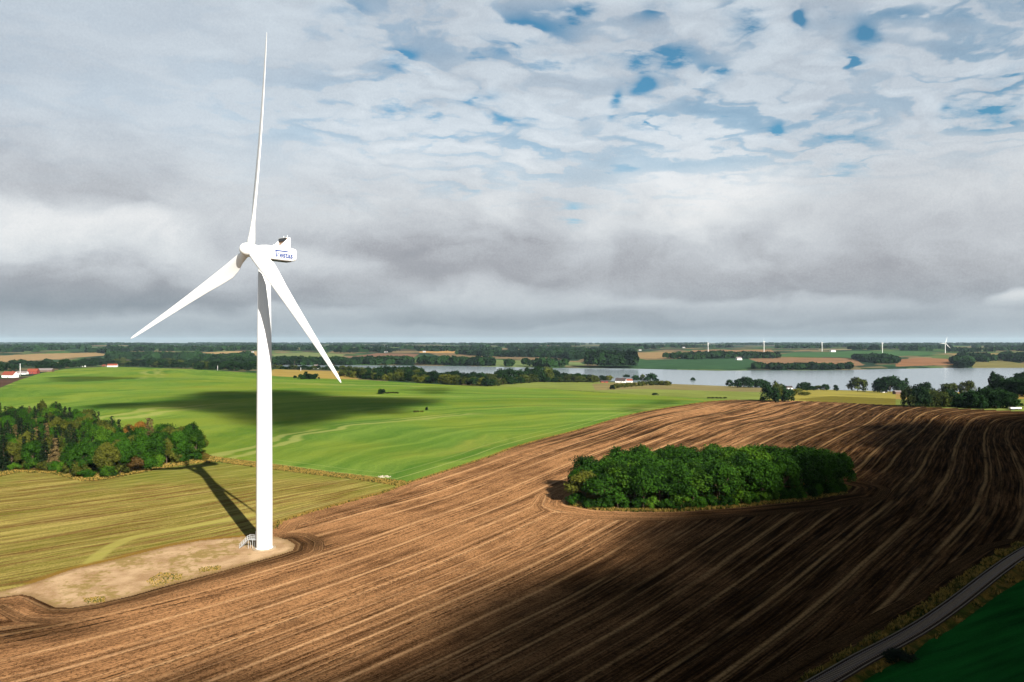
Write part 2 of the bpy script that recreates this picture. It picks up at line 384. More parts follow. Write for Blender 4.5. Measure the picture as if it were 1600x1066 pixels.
def mesh_obj(name, V, Fq, mats, attrs=None, smooth=True, parent=None):
    me = bpy.data.meshes.new(name)
    V = np.asarray(V, np.float32); Fq = np.asarray(Fq, np.int32); k = Fq.shape[1]
    me.vertices.add(len(V)); me.vertices.foreach_set('co', V.ravel())
    me.loops.add(Fq.size); me.loops.foreach_set('vertex_index', Fq.ravel())
    me.polygons.add(len(Fq)); me.polygons.foreach_set('loop_start', np.arange(0, Fq.size, k, dtype=np.int32)); me.polygons.foreach_set('loop_total', np.full(len(Fq), k, np.int32))
    me.polygons.foreach_set('use_smooth', np.full(len(Fq), smooth))
    me.update(calc_edges=True)
    for nm, (ty, dom, arr) in (attrs or {}).items():
        a = me.attributes.new(nm, ty, dom); arr = np.asarray(arr, np.float32).ravel()
        a.data.foreach_set({'FLOAT': 'value', 'FLOAT_VECTOR': 'vector', 'FLOAT_COLOR': 'color'}[ty], arr)
    for m in (mats if isinstance(mats, (list, tuple)) else [mats]): me.materials.append(m)
    o = bpy.data.objects.new(name, me); C.objects.link(o)
    if parent is not None: o.parent = parent
    return o
def tag(o, label=None, cat=None, group=None, kind=None):
    if label: o['label'] = label
    if cat: o['category'] = cat
    if group: o['group'] = group
    if kind: o['kind'] = kind
    return o

# ---- ground materials
def soil_mat():
    m, g, b = new_mat('ploughed_soil', 1.0, 0.0)
    s, r, _ = g.sep(g.attr('flow')); P = g.pos(); px, py, pz = g.sep(P)
    head = g.attr('head', 'Fac'); dark = g.attr('dark', 'Fac')
    s0 = g.add(s, g.mul(g.sub(g.noise(P, .010, 2), .5), 3.0))
    hb = g.ss(head, 8.0, 5.0)
    s1 = g.add(g.mul(s0, g.sub(1.0, hb)), g.mul(head, hb))
    band = g.noise(g.vec(g.mul(s1, .22), g.mul(r, .006), 0.0), 1.0, 3, .6)
    rows = g.noise(g.vec(g.mul(s1, 1.35), g.mul(r, .035), 5.0), 1.0, 3, .65)
    rows2 = g.noise(g.vec(g.mul(s1, 3.1), g.mul(r, .12), 9.0), 1.0, 2, .6)
    clod = g.noise(P, 1.6, 8, .85); clod2 = g.noise(P, 3.0, 6, .85)
    big = g.noise(P, .018, 4, .55); mid = g.noise(P, .09, 4, .6)
    # straw lines left by the plough, one every few metres
    def lines(per, width, seed, keep):
        c = g.m('DIVIDE', s1, per); fl = g.m('FLOOR', c); fr = g.m('FRACT', c)
        rnd = g.white(g.vec(fl, seed, 0.0)); rnd2 = g.white(g.vec(fl, seed+3.3, 0.0))
        cen = g.add(.25, g.mul(rnd2, .5))
        wob = g.mul(g.sub(g.noise(g.vec(g.mul(s1, .04), g.mul(r, .035), seed), 1.0, 3, .5), .5), .5)
        d = g.m('ABSOLUTE', g.add(g.mul(g.sub(fr, cen), per), wob))
        l = g.ss(d, width, width*.15)
        along = g.ss(g.noise(g.vec(g.mul(fl, 7.7), g.mul(r, .016), seed), 1.0, 4, .65), .34, .54)
        return g.mul(g.mul(l, along), g.ss(rnd, 1-keep-.05, 1-keep+.25))
    l1 = lines(9.5, .80, 1.0, .95); l2 = lines(3.7, .42, 17.0, .7)
    straw = g.m('MAXIMUM', l1, g.mul(l2, .55))
    straw = g.mul(straw, g.ss(clod, .36, .60, .35, 1.0))
    pale = g.ss(g.add(g.add(g.mul(band, .7), g.mul(rows, .7)), g.add(g.mul(mid, .35), g.mul(big, .6))), .90, 1.30)
    soil_d = lin(70, 45, 26); soil_l = lin(190, 140, 94)
    col = g.mix(pale, soil_d, soil_l)
    col = g.mix(g.mul(g.ss(rows2, .54, .36), .55), col, lin(70, 42, 24))
    col = g.mix(g.ss(clod, .54, .40, 0.0, .8), col, lin(50, 29, 15))
    col = g.mix(g.ss(clod2, .53, .64, 0.0, .6), col, lin(212, 158, 108))
    # cloud shade painted into the dark eastern soil; darker, moister humus around the pad
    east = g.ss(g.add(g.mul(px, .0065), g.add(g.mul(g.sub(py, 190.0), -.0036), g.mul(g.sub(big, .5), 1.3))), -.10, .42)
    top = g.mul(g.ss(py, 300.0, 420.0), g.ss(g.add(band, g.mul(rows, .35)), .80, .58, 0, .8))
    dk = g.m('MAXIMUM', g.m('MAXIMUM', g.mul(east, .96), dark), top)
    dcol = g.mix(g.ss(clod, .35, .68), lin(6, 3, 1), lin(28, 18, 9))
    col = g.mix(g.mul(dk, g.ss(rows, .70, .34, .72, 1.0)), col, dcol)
    col = g.mix(g.mul(straw, g.sub(.76, g.mul(dk, .24))), col, g.mix(dk, lin(224, 176, 126), lin(196, 156, 106)))  # straw colour dimmed too inside the painted shade and the dark humus
    # paired wheel tracks
    c = g.m('DIVIDE', g.add(s1, 5.0), 23.0); fr = g.m('FRACT', c); dd = g.m('ABSOLUTE', g.sub(g.m('ABSOLUTE', g.mul(g.sub(fr, .5), 23.0)), .95))
    trk = g.mul(g.ss(dd, .34, .12), g.ss(g.noise(g.vec(r, s1, 2.0), .9, 3, .7), .42, .58))
    col = g.mix(g.mul(trk, .75), col, lin(24, 14, 8))
    g.L.new(col, b.inputs['Base Color'])
    h = g.add(g.add(g.mul(clod, .55), g.mul(clod2, .25)), g.add(g.mul(rows2, .5), g.mul(rows, .5)))
    h = g.sub(h, g.mul(trk, .5))
    g.L.new(g.bump(h, .55, .9), b.inputs['Normal'])
    return m
def green_mat():
    m, g, b = new_mat('young_crop', 1.0, 0.0)
    s, r, _ = g.sep(g.attr('flow')); P = g.pos(); edge = g.attr('head', 'Fac')
    s0 = g.add(s, g.mul(g.sub(g.noise(P, .01, 3), .5), 10.0))
    b1 = g.noise(g.vec(g.mul(s0, .13), g.mul(r, .005), 0.0), 1.0, 4, .65)
    b2 = g.noise(g.vec(g.mul(s0, .55), g.mul(r, .012), 4.0), 1.0, 3, .6)
    big = g.noise(P, .0075, 4, .55); fine = g.noise(P, .9, 6, .7)
    v = g.add(g.add(g.mul(b1, .8), g.mul(b2, .55)), g.mul(fine, .25))
    gr = g.noise(P, 1.7, 7, .8)
    col = g.mix(g.ss(v, .60, 1.02), lin(66, 106, 36), lin(122, 144, 60))
    col = g.mix(g.ss(gr, .54, .40, 0, .35), col, lin(52, 78, 26)); col = g.mix(g.ss(gr, .55, .68, 0, .35), col, lin(168, 172, 92))
    col = g.mix(g.ss(big, .42, .66, 0, .5), col, lin(128, 134, 44))
    col = g.mix(g.ss(g.noise(g.vec(g.mul(s0, .10), g.mul(r, .008), 11.0), 1.0, 4, .6), .56, .72, 0, .55), col, lin(142, 130, 58))
    c = g.m('DIVIDE', s0, 24.0); dd = g.m('ABSOLUTE', g.sub(g.m('ABSOLUTE', g.mul(g.sub(g.m('FRACT', c), .5), 24.0)), .9))
    tr = g.mul(g.ss(dd, .7, .25), g.ss(g.noise(g.vec(g.mul(c, 3.), g.mul(r, .02), 1.), 1., 3, .6), .42, .56))
    col = g.mix(g.mul(tr, .5), col, lin(160, 158, 92))
    hd = g.m('ABSOLUTE', g.sub(edge, 9.0)); hl = g.m('ABSOLUTE', g.sub(edge, 17.0))
    col = g.mix(g.mul(g.m('MAXIMUM', g.ss(hd, .7, .2), g.mul(g.ss(hl, .7, .2), .6)), .45), col, lin(165, 165, 105))
    wob = g.add(edge, g.mul(g.sub(g.noise(P, .35, 4, .7), .5), 3.0))
    col = g.mix(g.ss(wob, 2.4, .6), col, lin(134, 112, 54))
    g.L.new(col, b.inputs['Base Color'])
    g.L.new(g.bump(g.add(fine, g.mul(b2, .8)), .35, .8), b.inputs['Normal'])
    return m
def stub_mat():
    m, g, b = new_mat('stubble', 1.0, 0.0)
    s, r, _ = g.sep(g.attr('flow')); P = g.pos(); px, py, pz = g.sep(P); edge = g.attr('head', 'Fac')
    s0 = g.add(s, g.mul(g.sub(g.noise(P, .02, 3), .5), 4.0))
    b1 = g.noise(g.vec(g.mul(s0, .28), g.mul(r, .012), 0.0), 1.0, 3, .6)
    b2 = g.noise(g.vec(g.mul(s0, 1.3), g.mul(r, .05), 4.0), 1.0, 4, .65)
    fine = g.noise(P, 2.2, 6, .75); big = g.noise(P, .03, 4, .6)
    v = g.add(g.add(g.mul(b1, .6), g.mul(b2, .75)), g.mul(fine, .25))
    col = g.mix(g.ss(v, .64, .98), lin(112, 106, 42), lin(172, 154, 84))
    col = g.mix(g.ss(g.noise(g.vec(g.mul(s0, .8), g.mul(r, .03), 8.0), 1.0, 3, .6), .46, .60, 0, .8), col, lin(112, 80, 44))
    gr = g.noise(P, 2.6, 7, .82); br = g.noise(g.vec(g.mul(s0, 1.6), g.mul(r, .35), 2.), 1., 4, .7)
    col = g.mix(g.ss(gr, .53, .40, 0, .6), col, lin(70, 62, 28)); col = g.mix(g.ss(gr, .56, .68, 0, .5), col, lin(196, 176, 108))
    col = g.mix(g.ss(br, .56, .70, 0, .5), col, lin(178, 158, 92))
    far_ = g.ss(g.add(g.add(g.mul(g.sub(py, 250.0), .018), g.mul(g.sub(big, .5), 2.2)), g.ss(edge, 16.0, 4.0, 0.0, .0)), .0, .9)
    col = g.mix(g.mul(far_, .72), col, g.mix(g.ss(b2, .35, .65), lin(92, 104, 38), lin(132, 132, 58)))
    gl = g.mul(g.ss(g.noise(g.vec(g.mul(s0, .9), g.mul(r, .02), 13.0), 1.0, 2, .5), .60, .70), .6)
    col = g.mix(gl, col, lin(172, 158, 96))
    pd = g.attr('dark', 'Fac')      # distance from the mown arc
    col = g.mix(g.ss(g.add(pd, g.mul(g.sub(fine, .5), 1.5)), 2.6, 1.2, 0, .75), col, lin(160, 152, 78))
    wob = g.add(edge, g.mul(g.sub(g.noise(P, .5, 4, .7), .5), 3.5))
    col = g.mix(g.ss(wob, 3.2, .8), col, g.mix(g.noise(P, .6, 4, .7), lin(108, 84, 36), lin(150, 114, 54)))
    g.L.new(col, b.inputs['Base Color'])
    g.L.new(g.bump(g.add(g.mul(fine, .7), b2), .3, .8), b.inputs['Normal'])
    return m
def rough_mat():
    m, g, b = new_mat('rough_grass', 1.0, 0.0)
    P = g.pos(); a = g.noise(P, .35, 5, .65); c = g.noise(P, 2.5, 5, .7); d = g.noise(P, .12, 3, .6)
    col = g.mix(g.ss(a, .38, .62), lin(58, 68, 24), lin(128, 100, 46))
    col = g.mix(g.ss(d, .5, .66, 0, .6), col, lin(70, 84, 30))
    col = g.mix(g.ss(c, .58, .40, 0, .5), col, lin(48, 42, 18))
    g.L.new(col, b.inputs['Base Color']); g.L.new(g.bump(g.add(a, c), .5), b.inputs['Normal'])
    return m
def gravel_mat():
    m, g, b = new_mat('gravel', 0.95, 0.1)
    P = g.pos(); a = g.noise(P, .16, 5, .6); c = g.noise(P, 3.5, 5, .75); d = g.noise(P, .5, 5, .7)
    edge = g.attr('head', 'Fac')
    col = g.mix(g.ss(a, .35, .65), lin(160, 126, 88), lin(196, 164, 124))
    col = g.mix(g.ss(c, .5, .7, 0, .6), col, lin(198, 174, 146)); col = g.mix(g.ss(c, .48, .3, 0, .5), col, lin(118, 90, 60))
    col = g.mix(g.ss(g.add(g.mul(d, .6), g.mul(g.noise(P, .07, 3, .5), .5)), .545, .64, 0, .85), col, g.mix(c, lin(116, 104, 46), lin(156, 126, 66)))
    ve = g.add(edge, g.mul(g.sub(d, .5), 5.0))
    col = g.mix(g.ss(ve, 2.2, .3, 0, .7), col, lin(126, 98, 56))
    g.L.new(col, b.inputs['Base Color']); g.L.new(g.bump(g.add(c, d), .15), b.inputs['Normal'])
    return m
def crop_mat():
    m, g, b = new_mat('dense_crop', 1.0, 0.0)
    P = g.pos(); a = g.noise(P, .03, 4, .55)
    rt = g.n('ShaderNodeVectorRotate', rotation_type='Z_AXIS'); g.L.new(P, rt.inputs['Vector']); rt.inputs['Angle'].default_value = R(-28)
    q = g.sep(rt.outputs[0]); st = g.noise(g.vec(g.mul(q[0], .04), g.mul(q[1], .5), 0.), 1., 3, .6)
    st2 = g.noise(g.vec(g.mul(q[0], .02), g.mul(q[1], .12), 5.), 1., 3, .6)
    c = g.noise(P, 3.2, 6, .75)
    col = g.mix(g.ss(g.add(g.mul(st, .5), g.add(g.mul(st2, .5), g.mul(c, .4))), .5, .9), lin(7, 50, 16), lin(28, 100, 38))
    col = g.mix(g.ss(c, .58, .74, 0, .5), col, lin(84, 126, 66))
    g.L.new(col, b.inputs['Base Color']); g.L.new(g.bump(g.add(c, g.mul(st, .6)), .4), b.inputs['Normal'])
    return m
def ground_mat():
    m, g, b = new_mat('far_fields', 1.0, 0.0)
    P = g.pos(); col = g.attr('col', 'Color'); a = g.noise(P, .02, 5, .6); s = g.noise(g.vec(g.mul(g.sep(P)[0], .004), g.mul(g.sep(P)[1], .05), 0.), 1., 4, .6)
    f = g.noise(P, .3, 5, .7)
    v = g.add(g.mul(a, .5), g.add(g.mul(s, .5), g.mul(f, .2)))
    col = g.mix(g.ss(v, .40, .85), g.mix(1.0, col, (.72, .72, .70), 'MULTIPLY'), g.mix(1.0, col, (1.3, 1.28, 1.2), 'MULTIPLY'))
    g.L.new(col, b.inputs['Base Color'])
    return m
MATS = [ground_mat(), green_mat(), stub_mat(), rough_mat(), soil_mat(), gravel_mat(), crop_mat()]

# far field colours per ground vertex: seeds of parcels plus the ones the photo shows
VX = 800+F*GX/GY; VY = 533+F*(CZ-T(GX, GY))/GY
col = np.zeros(GX.shape+(4,), np.float32); col[..., 3] = 1
seedn = 4200
sy = np.exp(rng.uniform(math.log(900), math.log(20000), seedn)); sx = rng.uniform(-1.0, 1.0, seedn)*sy
pal = np.array([lin(52, 76, 50), lin(38, 62, 44), lin(66, 92, 52), lin(84, 100, 62), lin(104, 96, 72), lin(74, 68, 56), lin(40, 58, 46), lin(122, 106, 80), lin(50, 72, 56)])
pcol = pal[rng.choice(len(pal), seedn, p=[.14, .12, .12, .12, .14, .1, .09, .11, .06])]
far = GY > 900
fx = GX[far]; fy = GY[far]; bi = np.zeros(fx.shape, int)
qs = np.stack([sx/sy*3.0, np.log(sy)*1.6], 1)           # parcels stretched across the view depth
wob = .05*np.sin(fx/180)+.04*np.sin(fy/260)
qf = np.stack([fx/fy*3.0+wob*.3, np.log(fy)*1.6+wob*.25], 1)
for i in range(0, len(qf), 8000):
    a_ = qf[i:i+8000]; d2 = (a_[:, :1]-qs[None, :, 0])**2+(a_[:, 1:]-qs[None, :, 1])**2; bi[i:i+8000] = d2.argmin(1)
col[far, :3] = pcol[bi]
col[~far, :3] = lin(96, 108, 48)
def paint(poly, c):
    msk = inpoly(VX, VY, poly); col[msk, :3] = c
# near side of the lake
paint([(-500, 640), (0, 606), (30, 594), (65, 583), (40, 590), (0, 592), (-500, 610)], lin(84, 64, 56))
paint([(400, 583), (430, 577), (560, 582), (560, 593), (500, 592), (430, 588)], lin(156, 134, 74))
paint([(740, 604), (800, 597), (940, 597), (1000, 600), (1010, 606), (1195, 612), (1200, 628), (1110, 624), (1000, 617), (870, 608)], lin(120, 130, 66))
paint([(925, 600), (1010, 596), (1200, 606), (1195, 613), (1010, 608), (930, 610)], lin(128, 118, 80))
paint([(1200, 612), (1250, 607), (1420, 611), (1425, 636), (1290, 630), (1200, 628)], lin(148, 138, 68))
paint([(1240, 624), (1300, 619), (1422, 624), (1425, 636), (1290, 630)], lin(112, 104, 46))
paint([(1400, 612), (1700, 600), (1700, 622), (1400, 626)], lin(150, 126, 70))
paint([(1400, 624), (1900, 622), (1900, 655), (1600, 645), (1400, 636)], lin(112, 122, 62))
paint([(1562, 604), (1570, 586), (1700, 586), (1700, 593), (1600, 594)], lin(140, 92, 70))
# beyond the lake
for poly, c in (([(-300, 570), (-300, 556), (0, 556), (60, 553), (150, 551), (172, 555), (90, 561), (0, 566)], (150, 126, 92)),
                ([(315, 551), (360, 549), (402, 549), (402, 556), (330, 554)], (158, 134, 98)), ([(425, 553), (480, 550.5), (540, 554), (530, 559), (430, 559)], (112, 122, 80)),
                ([(540, 558), (590, 552), (655, 553), (640, 563), (560, 564)], (120, 92, 76)), ([(655, 548.5), (690, 548), (742, 548.5), (735, 551.5), (655, 551.5)], (176, 138, 88)),
                ([(670, 552), (800, 551), (905, 556), (860, 562), (800, 561), (700, 560)], (118, 100, 76)), ([(640, 562), (760, 562), (905, 566), (915, 571), (800, 575), (700, 570)], (104, 118, 76)),
                ([(945, 552), (1080, 549), (1125, 553), (1090, 558), (1040, 560), (950, 560)], (142, 118, 84)), ([(1080, 547), (1205, 546.5), (1210, 551), (1125, 553), (1085, 551)], (140, 108, 82)),
                ([(990, 563), (1100, 560), (1185, 561), (1200, 577), (1000, 577)], (54, 82, 56)), ([(1170, 561), (1205, 558), (1335, 560), (1350, 571), (1290, 575), (1210, 575)], (130, 102, 78)),
                ([(1205, 556), (1240, 551), (1330, 549), (1420, 549), (1480, 553), (1400, 557), (1330, 559)], (66, 96, 62)), ([(1400, 562), (1440, 559), (1482, 561), (1492, 570), (1400, 573)], (134, 98, 72)),
                ([(1480, 552.5), (1566, 552), (1568, 559), (1500, 557)], (138, 120, 82)), ([(1515, 566), (1565, 563), (1600, 569), (1640, 575), (1520, 575)], (118, 112, 72)),
                ([(900, 546), (930, 545), (935, 547), (900, 548)], (140, 120, 92)), ([(1280, 546), (1330, 545.5), (1330, 547), (1280, 547.5)], (140, 128, 104))):
    paint(poly, lin(*c))

wpad = W(PAD); wgrove = W(GROVE); wge = W(GREEN_EDGE); wtop = W([(1150, 625), (1240, 626), (1290, 628), (1410, 634), (1480, 637.5), (1600, 643)]); wdit = W([(325, 718), (420, 729), (500, 740), (560, 747), (626, 755)]); wptop = W(PAD_TOP[1:]); wvt = W(VERGE_TOP[2:]); wpb = W(PAD_BOT)
def vert_attrs(k, X, Y):
    n_ = len(X); z = np.zeros(n_)
    if k == 4:
        s, r = flow_b(X, Y)
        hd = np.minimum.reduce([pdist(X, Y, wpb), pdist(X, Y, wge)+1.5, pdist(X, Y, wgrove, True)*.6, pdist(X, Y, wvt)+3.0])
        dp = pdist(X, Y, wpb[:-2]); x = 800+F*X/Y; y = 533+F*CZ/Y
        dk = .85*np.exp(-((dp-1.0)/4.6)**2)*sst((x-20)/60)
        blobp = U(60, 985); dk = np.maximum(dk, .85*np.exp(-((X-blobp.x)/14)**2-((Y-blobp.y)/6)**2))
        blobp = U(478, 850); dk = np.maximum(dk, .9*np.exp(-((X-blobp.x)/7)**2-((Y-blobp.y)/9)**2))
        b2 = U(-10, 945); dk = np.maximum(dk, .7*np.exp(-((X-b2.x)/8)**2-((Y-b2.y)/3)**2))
    elif k == 1:
        s, r = flow_g(X, Y); hd = np.minimum(pdist(X, Y, wge), pdist(X, Y, wdit)+2.5); dk = z
    elif k == 2:
        s, r = flow_s(X, Y); hd = np.minimum(pdist(X, Y, wptop), pdist(X, Y, wge[:5]))
        dk = pdist(X, Y, W(smooth_line([(142, 880), (160, 862), (195, 843), (240, 833), (300, 822), (390, 806)])))
    elif k == 5:
        s = r = z; hd = pdist(X, Y, wpad, True); dk = z
    else: s = r = hd = dk = z
    return np.stack([s, r, z], 1), hd, dk
LAB = {'ground': None}
for k, nm in enumerate(NAMES):
    sel = cls == k
    ii, jj = np.nonzero(sel)
    q = np.stack([ii*nu+jj, ii*nu+jj+1, (ii+1)*nu+jj+1, (ii+1)*nu+jj], 1)
    uq, inv = np.unique(q.ravel(), return_inverse=True)
    Xf = GX.ravel()[uq]; Yf_ = GY.ravel()[uq]; Zf = GZ.ravel()[uq]
    at = {}
    if k == 0: at['col'] = ('FLOAT_COLOR', 'POINT', col.reshape(-1, 4)[uq])
    elif k in (1, 2, 4, 5):
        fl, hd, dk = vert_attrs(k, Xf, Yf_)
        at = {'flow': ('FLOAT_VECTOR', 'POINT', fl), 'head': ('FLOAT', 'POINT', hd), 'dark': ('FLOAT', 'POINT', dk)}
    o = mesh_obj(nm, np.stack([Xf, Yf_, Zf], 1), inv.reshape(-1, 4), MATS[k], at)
    tag(o, kind='structure')
# ---- lake
wm, gw, wb = new_mat('lake_water', 0.16, 0.5)
wb.inputs['Base Color'].default_value = (.16, .19, .21, 1); wb.inputs['IOR'].default_value = 1.5
gp = gw.sep(gw.pos())
gw.L.new(gw.bump(gw.noise(gw.vec(gw.mul(gp[0], .05), gw.mul(gp[1], .12), 0.), 1., 5, .6), .12, .25), wb.inputs['Normal'])
lk = mesh_obj('water', [(-1500, 950, ZL), (2400, 950, ZL), (2400, 2700, ZL), (-1500, 2700, ZL)], [(0, 1, 2, 3)], wm, smooth=False)
tag(lk, kind='structure')

# ================================================================== trees
def leaf_mat(name, c1, c2, rough=.75):
    m, g, b = new_mat(name, rough, .04)
    v = g.attr('var', 'Fac'); n_ = g.noise(g.pos(), .35, 3, .6); rnd = g.n('ShaderNodeObjectInfo').outputs['Random']
    f = g.add(g.mul(v, .55), g.add(g.mul(n_, .35), g.mul(rnd, .30)))
    col = g.mix(g.ss(f, .25, .95), c1, c2)
    g.L.new(col, b.inputs['Base Color'])
    tr = g.n('ShaderNodeBsdfTranslucent'); g.L.new(g.mix(1.0, col, (1.1, 1.15, .6), 'MULTIPLY'), tr.inputs['Color'])
    ms = g.n('ShaderNodeMixShader'); ms.inputs[0].default_value = .16
    g.L.new(b.outputs[0], ms.inputs[1]); g.L.new(tr.outputs[0], ms.inputs[2])
    g.L.new(ms.outputs[0], g.nt.nodes['Material Output'].inputs['Surface'])
    return m
LM = {'green': leaf_mat('leaf_green', lin(22, 46, 8), lin(78, 114, 26)), 'deep': leaf_mat('leaf_deep_green', lin(12, 34, 7), lin(54, 92, 20)),
      'yellow': leaf_mat('leaf_yellow_green', lin(62, 84, 16), lin(122, 134, 36)), 'orange': leaf_mat('leaf_orange', lin(96, 66, 26), lin(150, 104, 44)),
      'spruce': leaf_mat('needle_dark', lin(8, 20, 9), lin(34, 50, 24)), 'tan': leaf_mat('needle_tan', lin(70, 58, 36), lin(122, 104, 66)),
      'olive': leaf_mat('leaf_olive', lin(42, 52, 16), lin(96, 98, 34)), 'russet': leaf_mat('leaf_russet', lin(56, 44, 22), lin(96, 74, 38)),
      'far': leaf_mat('leaf_far', lin(8, 24, 12), lin(34, 60, 26)), 'farolive': leaf_mat('leaf_far_olive', lin(30, 42, 16), lin(76, 84, 32))}
bark = flat('bark', lin(92, 76, 60), .9, .1, .3, 3.0)
def quads_from(cen, nrm, size, ar=1.0):
    n_ = len(cen); up = rng.normal(size=(n_, 3)); t = np.cross(nrm, up); t /= np.linalg.norm(t, axis=1)[:, None]+1e-9; b_ = np.cross(nrm, t)
    s = size[:, None]*.5
    jit = lambda: 1+rng.uniform(-.35, .35, (n_, 1))
    V = np.stack([cen-t*s*jit()-b_*s*ar*.5, cen+t*s*.35-b_*s*ar*jit(), cen+t*s*jit()+b_*s*ar*.4, cen-t*s*.3+b_*s*ar*jit()], 1)
    return V.reshape(-1, 3), np.arange(n_*4).reshape(-1, 4)
def unit(n_):
    v = rng.normal(size=(n_, 3)); return v/np.linalg.norm(v, axis=1)[:, None]
def crown_broad(H, Wd, nclump, nleaf, leaf, base=.12, shape=1.0):
    """clumped crown filling an egg of height H and width Wd, leaves as small faces"""
    cz = H*(base+(1-base)*.5); rz = H*(1-base)*.5; rx = Wd*.5
    d = unit(nclump*3); d = d[np.argsort(rng.random(len(d)))][:nclump]; d[:, 2] = np.where(d[:, 2] < -.55, -d[:, 2], d[:, 2])
    rad = rng.uniform(.55, .88, nclump)[:, None]
    cc = d*rad*np.array([rx, rx, rz]); low = cc[:, 2] < 0
    cc[low, :2] *= 1.06
    cr_ = rx*rng.uniform(.26, .46, nclump)*shape
    P_, N_, V_ = [], [], []
    for c, r_ in zip(cc, cr_):
        u = unit(nleaf); out = c/(np.linalg.norm(c)+1e-6)
        u = u+out*.35; u /= np.linalg.norm(u, axis=1)[:, None]
        rr = r_*rng.uniform(.72, 1.12, nleaf)[:, None]*(1+.25*np.sin(u[:, :1]*9+u[:, 1:2]*7))
        p = c+u*rr*np.array([1, 1, .82]); nn = u+rng.normal(size=(nleaf, 3))*.55+np.array([0, 0, .25]); nn /= np.linalg.norm(nn, axis=1)[:, None]
        P_.append(p); N_.append(nn); V_.append(np.clip(rng.uniform(0, 1)*.6+rng.uniform(0, .4, nleaf), 0, 1))
    P_ = np.vstack(P_); N_ = np.vstack(N_); V_ = np.concatenate(V_); P_[:, 2] += cz
    P_[:, 2] = np.maximum(P_[:, 2], .15+rng.uniform(0, .4, len(P_)))
    V, Fc = quads_from(P_, N_, leaf*rng.uniform(.6, 1.4, len(P_)))
    return V, Fc, V_
def crown_conifer(H, Wd, tiers, nleaf, leaf):
    P_, N_, V_ = [], [], []
    for t in range(tiers):
        z = H*(.08+.92*t/tiers); r0 = Wd*.5*(1-t/tiers)**.85+.12
        nb = max(5, int(11*(1-t/tiers))+3)
        for k in range(nb):
            a = rng.uniform(0, 2*math.pi); rl = r0*rng.uniform(.7, 1.15); n_ = max(4, int(nleaf*rl/(Wd*.5)))
            f = rng.uniform(.1, 1, n_)**.7; droop = -f*f*rl*.28
            p = np.stack([np.cos(a)*f*rl, np.sin(a)*f*rl, z+droop+rng.normal(0, .1, n_)], 1)
            p[:, :2] += rng.normal(0, .18*leaf/.45+.14, (n_, 2))
            nn = np.stack([np.full(n_, np.cos(a)*.5), np.full(n_, np.sin(a)*.5), np.ones(n_)*.8], 1)+rng.normal(size=(n_, 3))*.5
            nn /= np.linalg.norm(nn, axis=1)[:, None]
            P_.append(p); N_.append(nn); V_.append(np.full(n_, rng.uniform(0, 1)))
    P_ = np.vstack(P_); N_ = np.vstack(N_); V_ = np.concatenate(V_)
    V, Fc = quads_from(P_, N_, leaf*rng.uniform(.6, 1.4, len(P_)))
    return V, Fc, V_
def tube(p0, p1, r0, r1, n=7):
    p0 = np.array(p0, float); p1 = np.array(p1, float); d = p1-p0; d /= np.linalg.norm(d); a = np.cross(d, [.3, .9, .1]); a /= np.linalg.norm(a); b_ = np.cross(d, a)
    th = np.arange(n)*2*math.pi/n; ring = np.cos(th)[:, None]*a+np.sin(th)[:, None]*b_
    V = np.vstack([p0+ring*r0, p1+ring*r1]); Fc = np.array([(i, (i+1) % n, n+(i+1) % n, n+i) for i in range(n)]); return V, Fc
def join(parts):
    V = []; Fc = []; o_ = 0
    for v, f in parts: V.append(v); Fc.append(np.asarray(f)+o_); o_ += len(v)
    return np.vstack(V), np.vstack(Fc)
def proto_tree(kind, H, Wd, seed, lod):
    global rng
    keep = rng; rng = np.random.default_rng(seed)
    if kind == 'broad':
        a = {'near': (44, 125, .50), 'mid': (30, 52, 1.25), 'far': (13, 16, 2.0)}[lod]
        cv = crown_broad(H, Wd, *a[:2], a[2]*(H/14 if lod != 'near' else 1), base=.10 if lod == 'near' else -.16)
    elif kind == 'bush':
        a = {'near': (26, 90, .36), 'mid': (18, 26, 1.0)}[lod]; cv = crown_broad(H, Wd, *a, base=-.05)
    else:
        a = {'near': (26, 15, .50), 'mid': (14, 5, 1.1)}[lod]; cv = crown_conifer(H, Wd, *a)
    tr = [tube((0, 0, -.5), (rng.normal(0, .2), rng.normal(0, .2), H*.55), H*.022+.04, H*.010+.02)]
    if kind == 'broad':
        for _ in range(5 if lod == 'near' else 2):
            a_ = rng.uniform(0, 6.28); tr.append(tube((0, 0, H*rng.uniform(.2, .4)), (math.cos(a_)*Wd*.3, math.sin(a_)*Wd*.3, H*rng.uniform(.5, .75)), H*.011, H*.004))
    if kind == 'conifer': tr.append(tube((0, 0, H*.5), (0, 0, H*.97), H*.012, .03))
    tv = join(tr); rng = keep
    return cv, tv
def tree_meshes(kind, H, Wd, seed, lod):
    (v, f, var), (tv, tf) = proto_tree(kind, H, Wd, seed, lod)
    co = mesh_obj('crown', v, f, LM['green'], {'var': ('FLOAT', 'FACE', var)}); to = mesh_obj('trunk', tv, tf, bark)
    cm, tm = co.data, to.data; bpy.data.objects.remove(co); bpy.data.objects.remove(to)
    return cm, tm
PB = [tree_meshes('broad', 14, 9.5+.6*i, 40+i, 'near') for i in range(5)]
PC = [tree_meshes('conifer', 16, 5.4+.5*i, 60+i, 'near') for i in range(3)]
PBU = [tree_meshes('bush', 4, 5.5, 70+i, 'near') for i in range(3)]
PM = [tree_meshes('broad', 12, 10+i, 80+i, 'mid') for i in range(5)]
PMB = [tree_meshes('bush', 5, 8, 90+i, 'mid') for i in range(3)]
PMC = [tree_meshes('conifer', 12, 7, 97+i, 'mid') for i in range(2)]
